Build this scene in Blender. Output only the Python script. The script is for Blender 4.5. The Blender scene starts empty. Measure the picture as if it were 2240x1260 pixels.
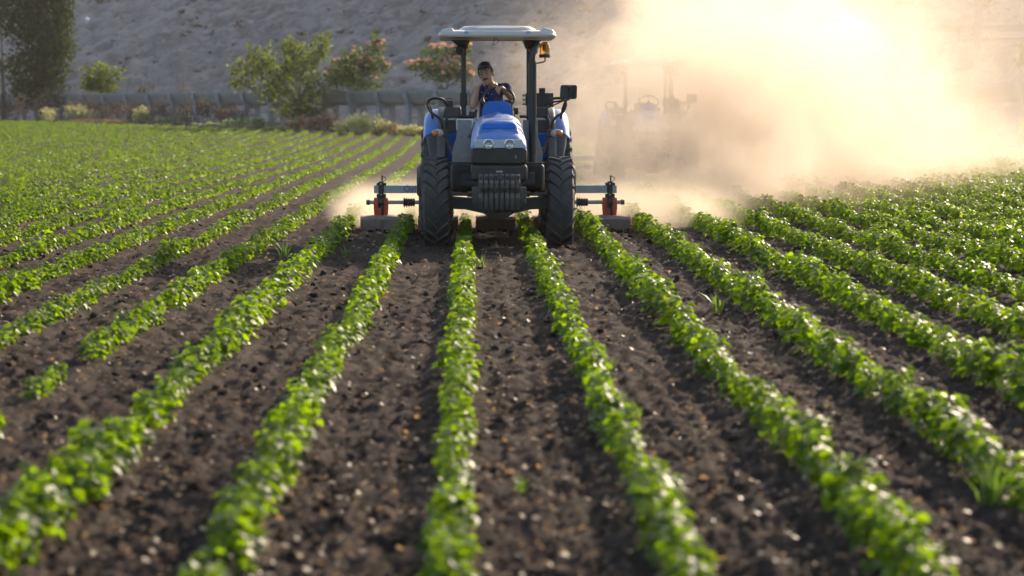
import bpy, bmesh, math, random
import numpy as np
from mathutils import Vector, Matrix, Euler

R = math.radians
rng = np.random.default_rng(11)
random.seed(5)
scene = bpy.context.scene
col = scene.collection

# ------------------------------------------------------------------ camera
F_PX = 4760.0
CAM_H = 1.78
cam = bpy.data.cameras.new('camera')
cam.sensor_width = 36.0
cam.lens = 36.0 * F_PX / 2240.0
cam.clip_start = 0.1
cam.clip_end = 3000
cam.dof.use_dof = True
cam.dof.focus_distance = 27.6
cam.dof.aperture_fstop = 1.9
cam.dof.aperture_blades = 0
camo = bpy.data.objects.new('camera', cam)
col.objects.link(camo)
camo.location = (0, 0, CAM_H)
camo.rotation_euler = (R(90 - 4.744), 0, R(-1.083))
scene.camera = camo
CAM_M = Euler(camo.rotation_euler).to_matrix()

# ------------------------------------------------------------------ sky, sun, exposure
SUN_AZ, SUN_EL = 27.0, 21.0
w = bpy.data.worlds.new('World')
scene.world = w
w.use_nodes = True
nt = w.node_tree
bg = nt.nodes['Background']
sky = nt.nodes.new('ShaderNodeTexSky')
sky.sky_type = 'NISHITA'
sky.sun_disc = False
sky.sun_elevation = R(SUN_EL)
sky.sun_rotation = R(SUN_AZ)
sky.dust_density = 2.0
nt.links.new(sky.outputs[0], bg.inputs[0])
bg.inputs[1].default_value = 0.15
sl = bpy.data.lights.new('sun', 'SUN')
sl.energy = 4.0
sl.angle = R(0.6)
sl.color = (1.0, 0.84, 0.64)
so = bpy.data.objects.new('sun', sl)
col.objects.link(so)
sd = Vector((math.sin(R(SUN_AZ)) * math.cos(R(SUN_EL)), math.cos(R(SUN_AZ)) * math.cos(R(SUN_EL)), math.sin(R(SUN_EL))))
so.rotation_euler = sd.to_track_quat('Z', 'Y').to_euler()
so.location = (20, 20, 30)
scene.view_settings.view_transform = 'Standard'
scene.view_settings.look = 'None'
scene.view_settings.gamma = 1
scene.view_settings.use_curve_mapping = False
scene.view_settings.exposure = 0.85

scene.render.engine = 'CYCLES'
cy = scene.cycles
cy.use_denoising = True
cy.denoiser = 'OPENIMAGEDENOISE'
cy.use_adaptive_sampling = True
cy.adaptive_threshold = 0.035
cy.max_bounces = 7
cy.diffuse_bounces = 3
cy.glossy_bounces = 3
cy.transmission_bounces = 5
cy.volume_bounces = 3
cy.transparent_max_bounces = 8
cy.caustics_reflective = False
cy.caustics_refractive = False
cy.sample_clamp_indirect = 6
cy.volume_step_rate = 0.42
cy.volume_max_steps = 128

# ------------------------------------------------------------------ helpers
def at(px, py, Y):
    """world point at distance Y along the rows seen at photo pixel px, py"""
    d = CAM_M @ Vector(((px - 1120) / F_PX, -(py - 630) / F_PX, -1))
    return Vector((0, 0, CAM_H)) + d * (Y / d.y)

def sstep(a, b, x):
    t = np.clip((x - a) / (b - a), 0, 1)
    return t * t * (3 - 2 * t)

class Perlin:
    def __init__(self, seed):
        r = np.random.default_rng(seed)
        self.p = r.permutation(512)
        a = r.random(512) * 2 * np.pi
        self.g = np.stack([np.cos(a), np.sin(a)], 1)
    def __call__(self, x, y):
        xi = np.floor(x).astype(np.int64); yi = np.floor(y).astype(np.int64)
        xf = x - xi; yf = y - yi
        u = xf * xf * xf * (xf * (xf * 6 - 15) + 10); v = yf * yf * yf * (yf * (yf * 6 - 15) + 10)
        def gr(ix, iy, dx, dy):
            h = self.p[(self.p[ix & 511] + iy) & 511]
            return self.g[h, 0] * dx + self.g[h, 1] * dy
        a = gr(xi, yi, xf, yf); b = gr(xi + 1, yi, xf - 1, yf)
        c = gr(xi, yi + 1, xf, yf - 1); d = gr(xi + 1, yi + 1, xf - 1, yf - 1)
        return (a + u * (b - a)) + v * ((c + u * (d - c)) - (a + u * (b - a)))
PN = [Perlin(s) for s in range(8)]

def np_mesh(name, verts, tris=None, quads=None, smooth=True, attrs=None):
    me = bpy.data.meshes.new(name)
    verts = np.asarray(verts, dtype=np.float32)
    me.vertices.add(len(verts)); me.vertices.foreach_set('co', verts.ravel())
    nt_ = 0 if tris is None else len(tris); nq = 0 if quads is None else len(quads)
    loops = []
    if nt_: loops.append(np.asarray(tris, dtype=np.int32).ravel())
    if nq: loops.append(np.asarray(quads, dtype=np.int32).ravel())
    loops = np.concatenate(loops)
    me.loops.add(len(loops)); me.loops.foreach_set('vertex_index', loops)
    starts = np.concatenate([np.arange(nt_) * 3, nt_ * 3 + np.arange(nq) * 4]).astype(np.int32)
    me.polygons.add(nt_ + nq); me.polygons.foreach_set('loop_start', starts)
    me.polygons.foreach_set('use_smooth', np.full(nt_ + nq, smooth))
    for k, v in (attrs or {}).items():
        a = me.attributes.new(k, 'FLOAT', 'POINT'); a.data.foreach_set('value', np.asarray(v, dtype=np.float32))
    me.update(calc_edges=True)
    return me

def link(name, me, m=None, parent=None):
    o = bpy.data.objects.new(name, me)
    col.objects.link(o)
    if m is not None and me is not None:
        if len(me.materials) == 0: me.materials.append(m)
    o.parent = parent
    return o

def tag(o, label=None, cat=None, group=None, kind=None):
    if label: o['label'] = label
    if cat: o['category'] = cat
    if group: o['group'] = group
    if kind: o['kind'] = kind
    return o

def empty(name, loc=(0, 0, 0), rz=0.0):
    o = bpy.data.objects.new(name, None)
    col.objects.link(o); o.location = loc; o.rotation_euler = (0, 0, rz)
    o.empty_display_size = 0.2
    return o

def copy_tree(o, parent=None):
    c = o.copy(); col.objects.link(c); c.parent = parent
    for ch in list(o.children): copy_tree(ch, c)
    return c

class MB:
    def __init__(self): self.v = []; self.f = []
    def add(self, vs, fs):
        n = len(self.v); self.v += [tuple(p) for p in vs]; self.f += [tuple(i + n for i in f) for f in fs]; return self
    def box(self, c, s, rot=None, taper=(1, 1)):
        vs = []
        for z in (-.5, .5):
            k = taper if z > 0 else (1, 1)
            for x, y in ((-.5, -.5), (.5, -.5), (.5, .5), (-.5, .5)):
                p = Vector((x * s[0] * k[0], y * s[1] * k[1], z * s[2]))
                if rot is not None: p = rot @ p
                vs.append(p + Vector(c))
        return self.add(vs, [(3, 2, 1, 0), (4, 5, 6, 7), (0, 1, 5, 4), (1, 2, 6, 5), (2, 3, 7, 6), (3, 0, 4, 7)])
    def bx(self, x0, x1, y0, y1, z0, z1): return self.box(((x0 + x1) / 2, (y0 + y1) / 2, (z0 + z1) / 2), (abs(x1 - x0), abs(y1 - y0), abs(z1 - z0)))
    def loft(self, rings, caps=True, closed=True):
        n = len(rings[0]); vs = [p for r in rings for p in r]; fs = []
        m = n if closed else n - 1
        for i in range(len(rings) - 1):
            for j in range(m):
                k = (j + 1) % n
                fs.append((i * n + j, i * n + k, (i + 1) * n + k, (i + 1) * n + j))
        if caps:
            fs.append(tuple(reversed(range(n)))); fs.append(tuple((len(rings) - 1) * n + j for j in range(n)))
        return self.add(vs, fs)
    def tube(self, pts, r, n=10, caps=True, closed=False):
        pts = [Vector(p) for p in pts]; N = len(pts)
        rr = r if isinstance(r, (list, tuple)) else [r] * N
        rings = []; up = None
        for i, p in enumerate(pts):
            if closed: t = pts[(i + 1) % N] - pts[i - 1]
            else: t = pts[min(i + 1, N - 1)] - pts[max(i - 1, 0)]
            t.normalize()
            if up is None:
                up = Vector((0, 0, 1)) if abs(t.z) < .9 else Vector((1, 0, 0))
            a = t.cross(up); a.normalize(); b = a.cross(t); b.normalize(); up = b
            rings.append([p + (a * math.cos(2 * math.pi * k / n) + b * math.sin(2 * math.pi * k / n)) * rr[i] for k in range(n)])
        if closed: rings.append(rings[0]); caps = False
        return self.loft(rings, caps)
    def cyl(self, p0, p1, r0, r1=None, n=20, caps=True): return self.tube([p0, p1], [r0, r0 if r1 is None else r1], n, caps)
    def lathe(self, prof, c=(0, 0, 0), axis='x', n=32, caps=True):
        rings = []
        for r, h in prof:
            ring = []
            for k in range(n):
                a = 2 * math.pi * k / n; u, v = r * math.cos(a), r * math.sin(a)
                p = {'x': (h, u, v), 'y': (u, h, v), 'z': (u, v, h)}[axis]
                ring.append((c[0] + p[0], c[1] + p[1], c[2] + p[2]))
            rings.append(ring)
        return self.loft(rings, caps)
    def ball(self, c, r, nu=16, nv=10, rot=None):
        if not isinstance(r, (tuple, list)): r = (r, r, r)
        rings = []
        for i in range(nv + 1):
            t = math.pi * (i / nv); t = min(max(t, .02), math.pi - .02)
            ring = []
            for k in range(nu):
                a = 2 * math.pi * k / nu
                p = Vector((r[0] * math.sin(t) * math.cos(a), r[1] * math.sin(t) * math.sin(a), -r[2] * math.cos(t)))
                if rot is not None: p = rot @ p
                ring.append(p + Vector(c))
            rings.append(ring)
        return self.loft(rings)
    def build(self, name, m, parent=None, bevel=0, seg=2, smooth=35):
        me = bpy.data.meshes.new(name); me.from_pydata(self.v, [], self.f); me.update()
        bm = bmesh.new(); bm.from_mesh(me); bmesh.ops.recalc_face_normals(bm, faces=bm.faces); bm.to_mesh(me); bm.free()
        if smooth:
            me.polygons.foreach_set('use_smooth', [True] * len(me.polygons)); me.set_sharp_from_angle(angle=R(smooth))
        o = link(name, me, m, parent)
        if bevel:
            b = o.modifiers.new('bevel', 'BEVEL'); b.width = bevel; b.segments = seg; b.limit_method = 'ANGLE'; b.angle_limit = R(40); b.harden_normals = False
        return o

def arc(pts, steps=6):
    """smooth Catmull-Rom through the points"""
    P = [Vector(p) for p in pts]; P = [P[0] * 2 - P[1]] + P + [P[-1] * 2 - P[-2]]; out = []
    for i in range(1, len(P) - 2):
        for k in range(steps):
            t = k / steps
            out.append(.5 * (2 * P[i] + (P[i + 1] - P[i - 1]) * t + (2 * P[i - 1] - 5 * P[i] + 4 * P[i + 1] - P[i + 2]) * t * t + (3 * P[i] - P[i - 1] - 3 * P[i + 1] + P[i + 2]) * t ** 3))
    out.append(P[-2]); return out

# ------------------------------------------------------------------ materials
def new_mat(name):
    m = bpy.data.materials.new(name); m.use_nodes = True
    n = m.node_tree.nodes; p = n['Principled BSDF']
    return m, m.node_tree, n, m.node_tree.links, p

def mix(nt_, a, b, fac, mode='MIX'):
    x = nt_.nodes.new('ShaderNodeMix'); x.data_type = 'RGBA'; x.blend_type = mode
    for i, s in ((0, fac), (6, a), (7, b)):
        if hasattr(s, 'node'): nt_.links.new(s, x.inputs[i])
        elif i == 0: x.inputs[0].default_value = s
        else: x.inputs[i].default_value = (*s, 1)
    return x.outputs[2]

def noise(nt_, scale, detail=4, rough=.6, coord='Object', dist=0):
    t = nt_.nodes.new('ShaderNodeTexCoord'); x = nt_.nodes.new('ShaderNodeTexNoise')
    x.inputs['Scale'].default_value = scale; x.inputs['Detail'].default_value = detail; x.inputs['Roughness'].default_value = rough; x.inputs['Distortion'].default_value = dist
    nt_.links.new(t.outputs[coord], x.inputs['Vector'])
    return x.outputs['Fac']

def ramp(nt_, s, a, b, smooth=True):
    r = nt_.nodes.new('ShaderNodeMapRange'); r.inputs[1].default_value = a; r.inputs[2].default_value = b
    r.interpolation_type = 'SMOOTHSTEP' if smooth else 'LINEAR'
    nt_.links.new(s, r.inputs[0]); return r.outputs[0]

def math_(nt_, op, a, b=None, c=None):
    x = nt_.nodes.new('ShaderNodeMath'); x.operation = op
    for i, s in enumerate((a, b, c)):
        if s is None: continue
        if hasattr(s, 'node'): nt_.links.new(s, x.inputs[i])
        else: x.inputs[i].default_value = s
    return x.outputs[0]

def bump(nt_, p, h, strength=.3, dist=.02):
    b = nt_.nodes.new('ShaderNodeBump'); b.inputs['Strength'].default_value = strength; b.inputs['Distance'].default_value = dist
    nt_.links.new(h, b.inputs['Height']); nt_.links.new(b.outputs[0], p.inputs['Normal'])

DUST = (.30, .225, .16)
def mat(name, c, rough=.5, metal=0, var=.15, scale=12, dust=0.0, bmp=0.0, coat=0, spec=.5):
    """paint, metal, rubber or cloth; dust = how much dry field dust lies on it (more on upward faces)"""
    m, t, n, l, p = new_mat(name)
    nz = noise(t, scale, 5)
    c0 = mix(t, tuple(x * (1 - var) for x in c), tuple(min(1, x * (1 + var)) for x in c), nz)
    p.inputs['Roughness'].default_value = rough; p.inputs['Metallic'].default_value = metal
    p.inputs['Specular IOR Level'].default_value = spec
    if coat: p.inputs['Coat Weight'].default_value = coat; p.inputs['Coat Roughness'].default_value = .15
    if dust:
        g = n.new('ShaderNodeNewGeometry'); sx = n.new('ShaderNodeSeparateXYZ'); l.new(g.outputs['Normal'], sx.inputs[0])
        up = ramp(t, sx.outputs[2], -.2, 1.0)
        pat = ramp(t, noise(t, 7, 8, .7), .38, .68)
        f = math_(t, 'MULTIPLY', math_(t, 'ADD', math_(t, 'MULTIPLY', up, .75), .25), math_(t, 'ADD', math_(t, 'MULTIPLY', pat, .7), .3))
        f = math_(t, 'MULTIPLY', f, dust)
        c0 = mix(t, c0, DUST, f)
        rr = math_(t, 'ADD', math_(t, 'MULTIPLY', f, .5), rough)
        l.new(rr, p.inputs['Roughness'])
        if metal: l.new(math_(t, 'MULTIPLY_ADD', f, -metal, metal), p.inputs['Metallic'])
    l.new(c0, p.inputs['Base Color'])
    if bmp: bump(t, p, noise(t, scale * 4, 4), bmp, .01)
    return m

M = {}
M['blue'] = mat('blue_paint', (.010, .175, .58), .38, dust=.48, coat=.12, var=.08, spec=.35)
M['blue_dusty'] = mat('dusty_blue_bonnet', (.010, .185, .62), .42, dust=.62, coat=.10, var=.08, spec=.4)
M['blue_deep'] = mat('blue_paint_clean', (.005, .135, .52), .45, dust=.05, coat=0, var=.05, spec=.25)
M['black'] = mat('black_plastic', (.012, .012, .013), .5, dust=.25)
M['black_metal'] = mat('black_painted_steel', (.008, .008, .010), .38, dust=.10)
M['grey_plastic'] = mat('grey_fender_plastic', (.085, .085, .088), .55, dust=.35)
M['dark_grey'] = mat('dark_grey_plastic', (.04, .04, .043), .55, dust=.3)
M['rubber'] = mat('tyre_rubber', (.030, .032, .036), .72, dust=.42, bmp=.25, scale=20)
M['rim'] = mat('wheel_rim_paint', (.35, .35, .34), .5, dust=.5)
M['iron'] = mat('cast_iron', (.045, .044, .044), .6, dust=.6, bmp=.2)
M['steel'] = mat('galvanised_steel', (.36, .38, .40), .48, metal=.55, dust=.3, var=.3, scale=6)
M['shaft'] = mat('bare_steel', (.35, .34, .32), .35, metal=.9, dust=.3)
M['red'] = mat('orange_red_paint', (.60, .075, .025), .45, dust=.25, var=.2)
M['hood_grey'] = mat('dusty_hood_sheet', (.22, .145, .11), .65, dust=.6, var=.35)
M['cream'] = mat('cream_roof_plastic', (.58, .52, .45), .45, dust=.15, var=.06, coat=.1)
M['grey_band'] = mat('headlight_band', (.40, .44, .46), .40, var=.05)
M['panel'] = mat('grey_shield', (.16, .18, .20), .25, dust=.25, var=.1, coat=.5)
M['mirror'] = mat('mirror_face', (.55, .57, .62), .25, metal=.6, var=.04)
M['ledge'] = mat('dusty_ledge', (.5, .45, .38), .7)
M['skin'] = mat('skin', (.46, .245, .15), .5, var=.12, scale=30)
M['hair'] = mat('dark_hair', (.010, .008, .007), .55, var=.3, scale=60, bmp=.4)
M['shirt'] = mat('navy_cotton', (.012, .022, .10), .85, var=.2, bmp=.2)
M['trousers'] = mat('grey_cloth', (.06, .06, .07), .85)
M['seat'] = mat('seat_vinyl', (.03, .03, .032), .6, dust=.2)
M['print'] = mat('white_print', (.55, .58, .65), .8)
M['blue_print'] = mat('blue_lettering', (.06, .09, .30), .6)
M['concrete'] = mat('weathered_concrete', (.27, .275, .28), .85, var=.35, scale=3, bmp=.3)
M['bark'] = mat('bark', (.10, .085, .07), .9, var=.4, scale=6, bmp=.5)
M['asphalt'] = mat('asphalt', (.06, .06, .06), .9)
M['rail'] = mat('galvanised_rail', (.16, .15, .14), .5, metal=.5)
M['car'] = mat('white_car_paint', (.75, .75, .75), .3, coat=.6, var=.02)
M['pole'] = mat('pole_concrete', (.22, .2, .18), .9)
M['bag'] = mat('white_plastic', (.8, .8, .8), .5)

def glass_mat(name, c, rough=.08, ior=1.45):
    m, t, n, l, p = new_mat(name)
    p.inputs['Base Color'].default_value = (*c, 1); p.inputs['Roughness'].default_value = rough
    p.inputs['Transmission Weight'].default_value = .85; p.inputs['IOR'].default_value = ior
    return m
M['amber'] = glass_mat('amber_lens', (1.0, .42, .01), .15)
M['orange'] = mat('orange_lens', (.70, .16, .02), .2, coat=.5, var=.05)
M['clear'] = mat('clear_lens', (.50, .47, .44), .15, coat=.6, var=.1)
M['lens'] = glass_mat('headlamp_glass', (.85, .87, .88), .10)
M['window'] = mat('dark_glass', (.02, .025, .03), .08)
M['chrome'] = mat('reflector', (.75, .75, .75), .12, metal=.9, var=.03)

def leaf_mat(name, c, tr, rough=.42, var=.35, w_tr=.45, spec=.5, yellow=False):
    m, t, n, l, p = new_mat(name)
    a = n.new('ShaderNodeAttribute'); a.attribute_name = 'var'
    k = ramp(t, a.outputs['Fac'], 0, 1, False)
    c0 = mix(t, tuple(x * (1 - var) for x in c), (c[0] * (1 + var * 1.3), c[1] * (1 + var), c[2]), k)
    t0 = mix(t, tuple(x * (1 - var) for x in tr), (tr[0] * (1 + var * 1.2), tr[1] * (1 + var * .7), tr[2]), k)
    if yellow:
        y_ = ramp(t, a.outputs['Fac'], .90, .985); c0 = mix(t, c0, (.16, .15, .012), y_); t0 = mix(t, t0, (.55, .52, .02), y_)
    l.new(c0, p.inputs['Base Color']); p.inputs['Roughness'].default_value = rough; p.inputs['Specular IOR Level'].default_value = spec
    tb = n.new('ShaderNodeBsdfTranslucent'); l.new(t0, tb.inputs['Color'])
    ms = n.new('ShaderNodeMixShader'); ms.inputs[0].default_value = w_tr
    l.new(p.outputs[0], ms.inputs[1]); l.new(tb.outputs[0], ms.inputs[2]); l.new(ms.outputs[0], n['Material Output'].inputs[0])
    return m
M['leaf'] = leaf_mat('crop_leaf', (.034, .080, .007), (.27, .48, .003), rough=.46, w_tr=.47, spec=.26, var=.5, yellow=True)
M['stem'] = mat('green_stem', (.10, .15, .03), .6)
M['tree_leaf'] = leaf_mat('tree_leaf', (.018, .040, .017), (.07, .13, .015), w_tr=.28, var=.7, rough=.7, spec=.12)
M['bush_leaf'] = leaf_mat('bush_leaf', (.038, .078, .020), (.26, .38, .03), w_tr=.40, var=.7, rough=.65, spec=.15)
M['silk_leaf'] = leaf_mat('silk_tree_leaf', (.030, .066, .022), (.14, .25, .03), w_tr=.38, var=.7, rough=.65, spec=.15)
M['pale_leaf'] = leaf_mat('pale_weed_leaf', (.34, .36, .20), (.60, .62, .28), rough=.7, w_tr=.5)
M['grey_leaf'] = leaf_mat('grey_weed_leaf', (.15, .20, .14), (.26, .36, .18), rough=.8, w_tr=.45)
M['dry'] = leaf_mat('dry_grass', (.20, .15, .10), (.30, .22, .12), rough=.8, w_tr=.4)
M['scrub'] = leaf_mat('dry_scrub', (.12, .095, .085), (.16, .12, .09), rough=.9, w_tr=.3)
M['pink'] = leaf_mat('pink_blossom', (.75, .42, .34), (.9, .55, .42), rough=.8, w_tr=.5, var=.15)
M['grass'] = leaf_mat('weed_grass', (.08, .14, .03), (.25, .42, .05), w_tr=.45)

# ------------------------------------------------------------------ ground
TX0 = 0.353
ROW = 0.84
ROW0 = 0.34 + ROW / 2                      # the row just right of the tractor's centre line
FA = np.array([-23.4, 143.0]); FT = np.array([.69, -.7238]); FN = np.array([.7238, .69])   # line of the concrete flume
def flume_s(x, y): return (x - FA[0]) * FT[0] + (y - FA[1]) * FT[1]
def flume_u(x, y): return (x - FA[0]) * FN[0] + (y - FA[1]) * FN[1]
def base_z(x, y): return .85 * sstep(75, 170, np.asarray(y) - np.asarray(x))
def soil_z(x, y):
    """tilled soil: low ridge under every row, wheel and tine tracks, clods"""
    z = base_z(x, y)
    ph = (x - ROW0) / ROW
    d = np.abs(ph - np.round(ph)) * ROW                     # distance from the nearest row
    z = z + .030 * np.exp(-(d / .13) ** 2) - .012 * np.exp(-((d - .25) / .06) ** 2)
    amp = .55 + .45 * sstep(.05, .2, d)
    z = z + .011 * np.sin(2 * np.pi * (x + .02 * PN[5](x * 0 + 1.7, y * .8)) / .14) * sstep(.12, .22, d) * (.6 + .9 * PN[6](x * .8, y * .15))
    n1 = PN[0](x * 2.1, y * 1.3); n2 = PN[1](x * 6.5, y * 5.5); n3 = PN[2](x * 15, y * 13); n4 = PN[3](x * 34, y * 30); n5 = PN[4](x * 70, y * 65)
    z = z + .020 * n1 + amp * (.058 * n2 + .042 * (.35 - np.abs(n3)) * 1.6 + .036 * np.maximum(n4, -.15) + .014 * n5)
    return z

ys = [-40, -15, -4, 2, 4.5, 6.0]
while ys[-1] < 62: ys.append(ys[-1] * (1 + .0030))
while ys[-1] < 150: ys.append(ys[-1] * 1.012)
ys += [165, 190, 230, 300, 420, 700]
ys = np.array(ys)
NC = 400
uc = np.linspace(-1, 1, NC)
outer = np.array([12, 40, 120, 500.])
Yg, U = np.meshgrid(ys, np.arange(NC + 8), indexing='ij')
half = np.clip(.285 * np.maximum(ys, 0) + .9, 2.4, 36)
X = np.empty_like(Yg)
X[:, 4:4 + NC] = half[:, None] * uc[None, :]
for i in range(4):
    X[:, 3 - i] = -half - outer[i]; X[:, 4 + NC + i] = half + outer[i]
Zf = np.empty_like(X)
Zf[:, 4:4 + NC] = soil_z(X[:, 4:4 + NC], Yg[:, 4:4 + NC])
Zf[:, :4] = base_z(X[:, :4], Yg[:, :4]) - .02; Zf[:, 4 + NC:] = base_z(X[:, 4 + NC:], Yg[:, 4 + NC:]) - .02
nr, nc = X.shape
idx = np.arange(nr * nc).reshape(nr, nc)
quads = np.stack([idx[:-1, :-1], idx[:-1, 1:], idx[1:, 1:], idx[1:, :-1]], -1).reshape(-1, 4)
me = np_mesh('ground', np.stack([X, Yg, Zf], -1).reshape(-1, 3), quads=quads)

def soil_mat(name, dark, light, pale, bscale=1.0):
    m, t, n, l, p = new_mat(name)
    a = noise(t, 2.2, 6, .65); b = noise(t, 22, 6, .7); c = noise(t, 130, 3, .6)
    c0 = mix(t, dark, light, ramp(t, a, .35, .65))
    c0 = mix(t, c0, light, ramp(t, b, .52, .68))
    c0 = mix(t, c0, pale, math_(t, 'MULTIPLY', ramp(t, b, .62, .78), ramp(t, c, .5, .62)))
    l.new(c0, p.inputs['Base Color']); p.inputs['Roughness'].default_value = .95; p.inputs['Specular IOR Level'].default_value = .06
    h = math_(t, 'ADD', noise(t, 60 * bscale, 5, .7), math_(t, 'MULTIPLY', noise(t, 220 * bscale, 3, .6), .4))
    bump(t, p, h, .6, .012)
    return m
M['soil'] = soil_mat('tilled_soil', (.039, .0275, .0210), (.073, .052, .0395), (.18, .128, .09))
tag(link('ground', me, M['soil']), 'dark brown tilled soil of the field between the crop rows', 'ground', kind='structure')

# ------------------------------------------------------------------ hillside behind the flume
sa = np.arange(-75, 105, .45); su = np.concatenate([np.arange(3, 34, .38), np.arange(34, 80, 1.5)])
S, Ug = np.meshgrid(sa, su, indexing='ij')
Hx = FA[0] + FT[0] * S + FN[0] * Ug; Hy = FA[1] + FT[1] * S + FN[1] * Ug
wob = 1.2 * PN[5](S * .06, S * 0 + 3.3)
plain = np.minimum(np.maximum(Ug - 6 - wob, 0) * .45, 17 + .03 * Ug)
BENCH = 5.3
benchz = np.where(Ug < 16, np.clip((Ug - 7) * .60, 0, BENCH), np.where(Ug < 26, BENCH, np.minimum(BENCH + (Ug - 26) * .42, 17)))
k = sstep(44, 60, S)
hz = plain * (1 - k) + benchz * k
slope_mask = sstep(.3, 2.0, hz) * (1 - k * ((Ug > 15.5) & (Ug < 26.5)))
rough = .75 * PN[0](S * .30 + Ug * .22, Ug * .33) + .55 * PN[1](S * .75 + Ug * .5, Ug * .6 - S * .2) + .34 * PN[2](S * 1.7, Ug * 1.5) - .5 * np.maximum(PN[3](S * .8 + 9, Ug * .9) - .25, 0)
hz = hz + rough * slope_mask + base_z(Hx, Hy) - .25 * (Ug < 4)
nr, nc = S.shape; idx = np.arange(nr * nc).reshape(nr, nc)
quads = np.stack([idx[:-1, :-1], idx[1:, :-1], idx[1:, 1:], idx[:-1, 1:]], -1).reshape(-1, 4)
me = np_mesh('hillside', np.stack([Hx, Hy, hz], -1).reshape(-1, 3), quads=quads)
m, t, n, l, p = new_mat('bare_hillside')
def hnoise(scale, detail, dist=0, st=(1, 1, 1), rot=(0, 0, 0)):
    tc = n.new('ShaderNodeTexCoord'); mp = n.new('ShaderNodeMapping'); mp.inputs['Scale'].default_value = st; mp.inputs['Rotation'].default_value = rot; l.new(tc.outputs['Object'], mp.inputs['Vector'])
    x = n.new('ShaderNodeTexNoise'); x.inputs['Scale'].default_value = scale; x.inputs['Detail'].default_value = detail; x.inputs['Roughness'].default_value = .7; x.inputs['Distortion'].default_value = dist; l.new(mp.outputs[0], x.inputs['Vector']); return x.outputs['Fac']
c0 = mix(t, (.27, .215, .19), (.51, .415, .365), ramp(t, hnoise(.45, 7, .5), .36, .64))
c0 = mix(t, c0, (.58, .45, .37), ramp(t, hnoise(1.0, 6, .8, (1, 1, 1.6), (.5, .6, 0)), .56, .70))
c0 = mix(t, c0, (.085, .080, .07), ramp(t, hnoise(1.1, 6, 1.0, (1, 1, 1.5), (.6, -.5, .3)), .57, .66))  # dark spots for tufts, and for pits whose shade is put into the colour
c0 = mix(t, c0, (.13, .14, .07), ramp(t, hnoise(.35, 5, .5), .66, .74))
l.new(c0, p.inputs['Base Color']); p.inputs['Roughness'].default_value = .95
bump(t, p, noise(t, 1.6, 7, .75), 1.0, .6)
M['hill'] = m
tag(link('hillside', me, m), 'bare grey brown earth slope rising behind the concrete canal', 'hillside', kind='structure')

rh = np.random.default_rng(31)
nt2 = 650
ti = rh.integers(0, S.shape[0], nt2); tj = rh.integers(6, 95, nt2)
tb = np.stack([Hx[ti, tj], Hy[ti, tj], hz[ti, tj]], 1); ok = slope_mask[ti, tj] > .5; tb = tb[ok]
L_ = 12; tsz = np.repeat(rh.uniform(.12, .5, len(tb)) ** 1.2, L_); N_ = len(tb) * L_
hp_ = np.repeat(tb, L_, 0) + rh.normal(0, .35, (N_, 3)) * tsz[:, None] * np.array([1, 1, .25])
def on_flume(s, u=0, z=None):
    x = FA[0] + FT[0] * s + FN[0] * u; y = FA[1] + FT[1] * s + FN[1] * u
    return Vector((x, y, float(base_z(x, y)) if z is None else z))
FROT = math.atan2(FT[1], FT[0])

# road on the terrace of the hillside
road = MB(); e0 = on_flume(56, 17.2, BENCH + .05); 
rp = [[on_flume(s, u, float(base_z(*on_flume(s, u).xy)) + BENCH + .06) for u in (16.8, 25.4)] for s in np.arange(54, 100, 2.0)]
road.loft([[a, b, b - Vector((0, 0, .3)), a - Vector((0, 0, .3))] for a, b in rp])
tag(road.build('road', M['asphalt'], smooth=0), kind='structure', label='narrow road on the terrace above the canal', cat='road')

# ------------------------------------------------------------------ crop plants
LEAF = np.array([[0, 0, 0], [.36, .16, .10], [.46, .52, .06], [0, 1.0, -.16], [-.46, .52, .06], [-.36, .16, .10], [0, .42, -.02]])
LTRI = np.array([[6, 0, 1], [6, 1, 2], [6, 2, 3], [6, 3, 4], [6, 4, 5], [6, 5, 0]])
LEAF2 = np.array([[0, 0, 0], [.5, .45, .06], [0, 1.0, -.14], [-.5, .45, .06]])
LTRI2 = np.array([[0, 1, 2], [0, 2, 3]])

def leaves(pos, phi, tilt, roll, size, var, near=True):
    """merge leaves into arrays; pos (N,3) base, phi heading, tilt up/down, roll about the midrib"""
    tpl, tri = (LEAF, LTRI) if near else (LEAF2, LTRI2)
    f = np.stack([np.cos(phi) * np.cos(tilt), np.sin(phi) * np.cos(tilt), np.sin(tilt)], 1)
    s = np.stack([-np.sin(phi), np.cos(phi), np.zeros_like(phi)], 1)
    nrm = np.cross(f, s)
    nrm *= np.sign(nrm[:, 2:3] + 1e-9)
    s2 = s * np.cos(roll)[:, None] + nrm * np.sin(roll)[:, None]
    n2 = np.cross(s2, f); n2 *= np.where(n2[:, 2:3] < 0, -1, 1)
    V = pos[:, None, :] + size[:, None, None] * (tpl[None, :, 0:1] * s2[:, None] + tpl[None, :, 1:2] * f[:, None] + tpl[None, :, 2:3] * n2[:, None])
    N, k = len(pos), len(tpl)
    T = (tri[None] + (np.arange(N) * k)[:, None, None]).reshape(-1, 3)
    return V.reshape(-1, 3), T, np.repeat(var, k)

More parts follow.
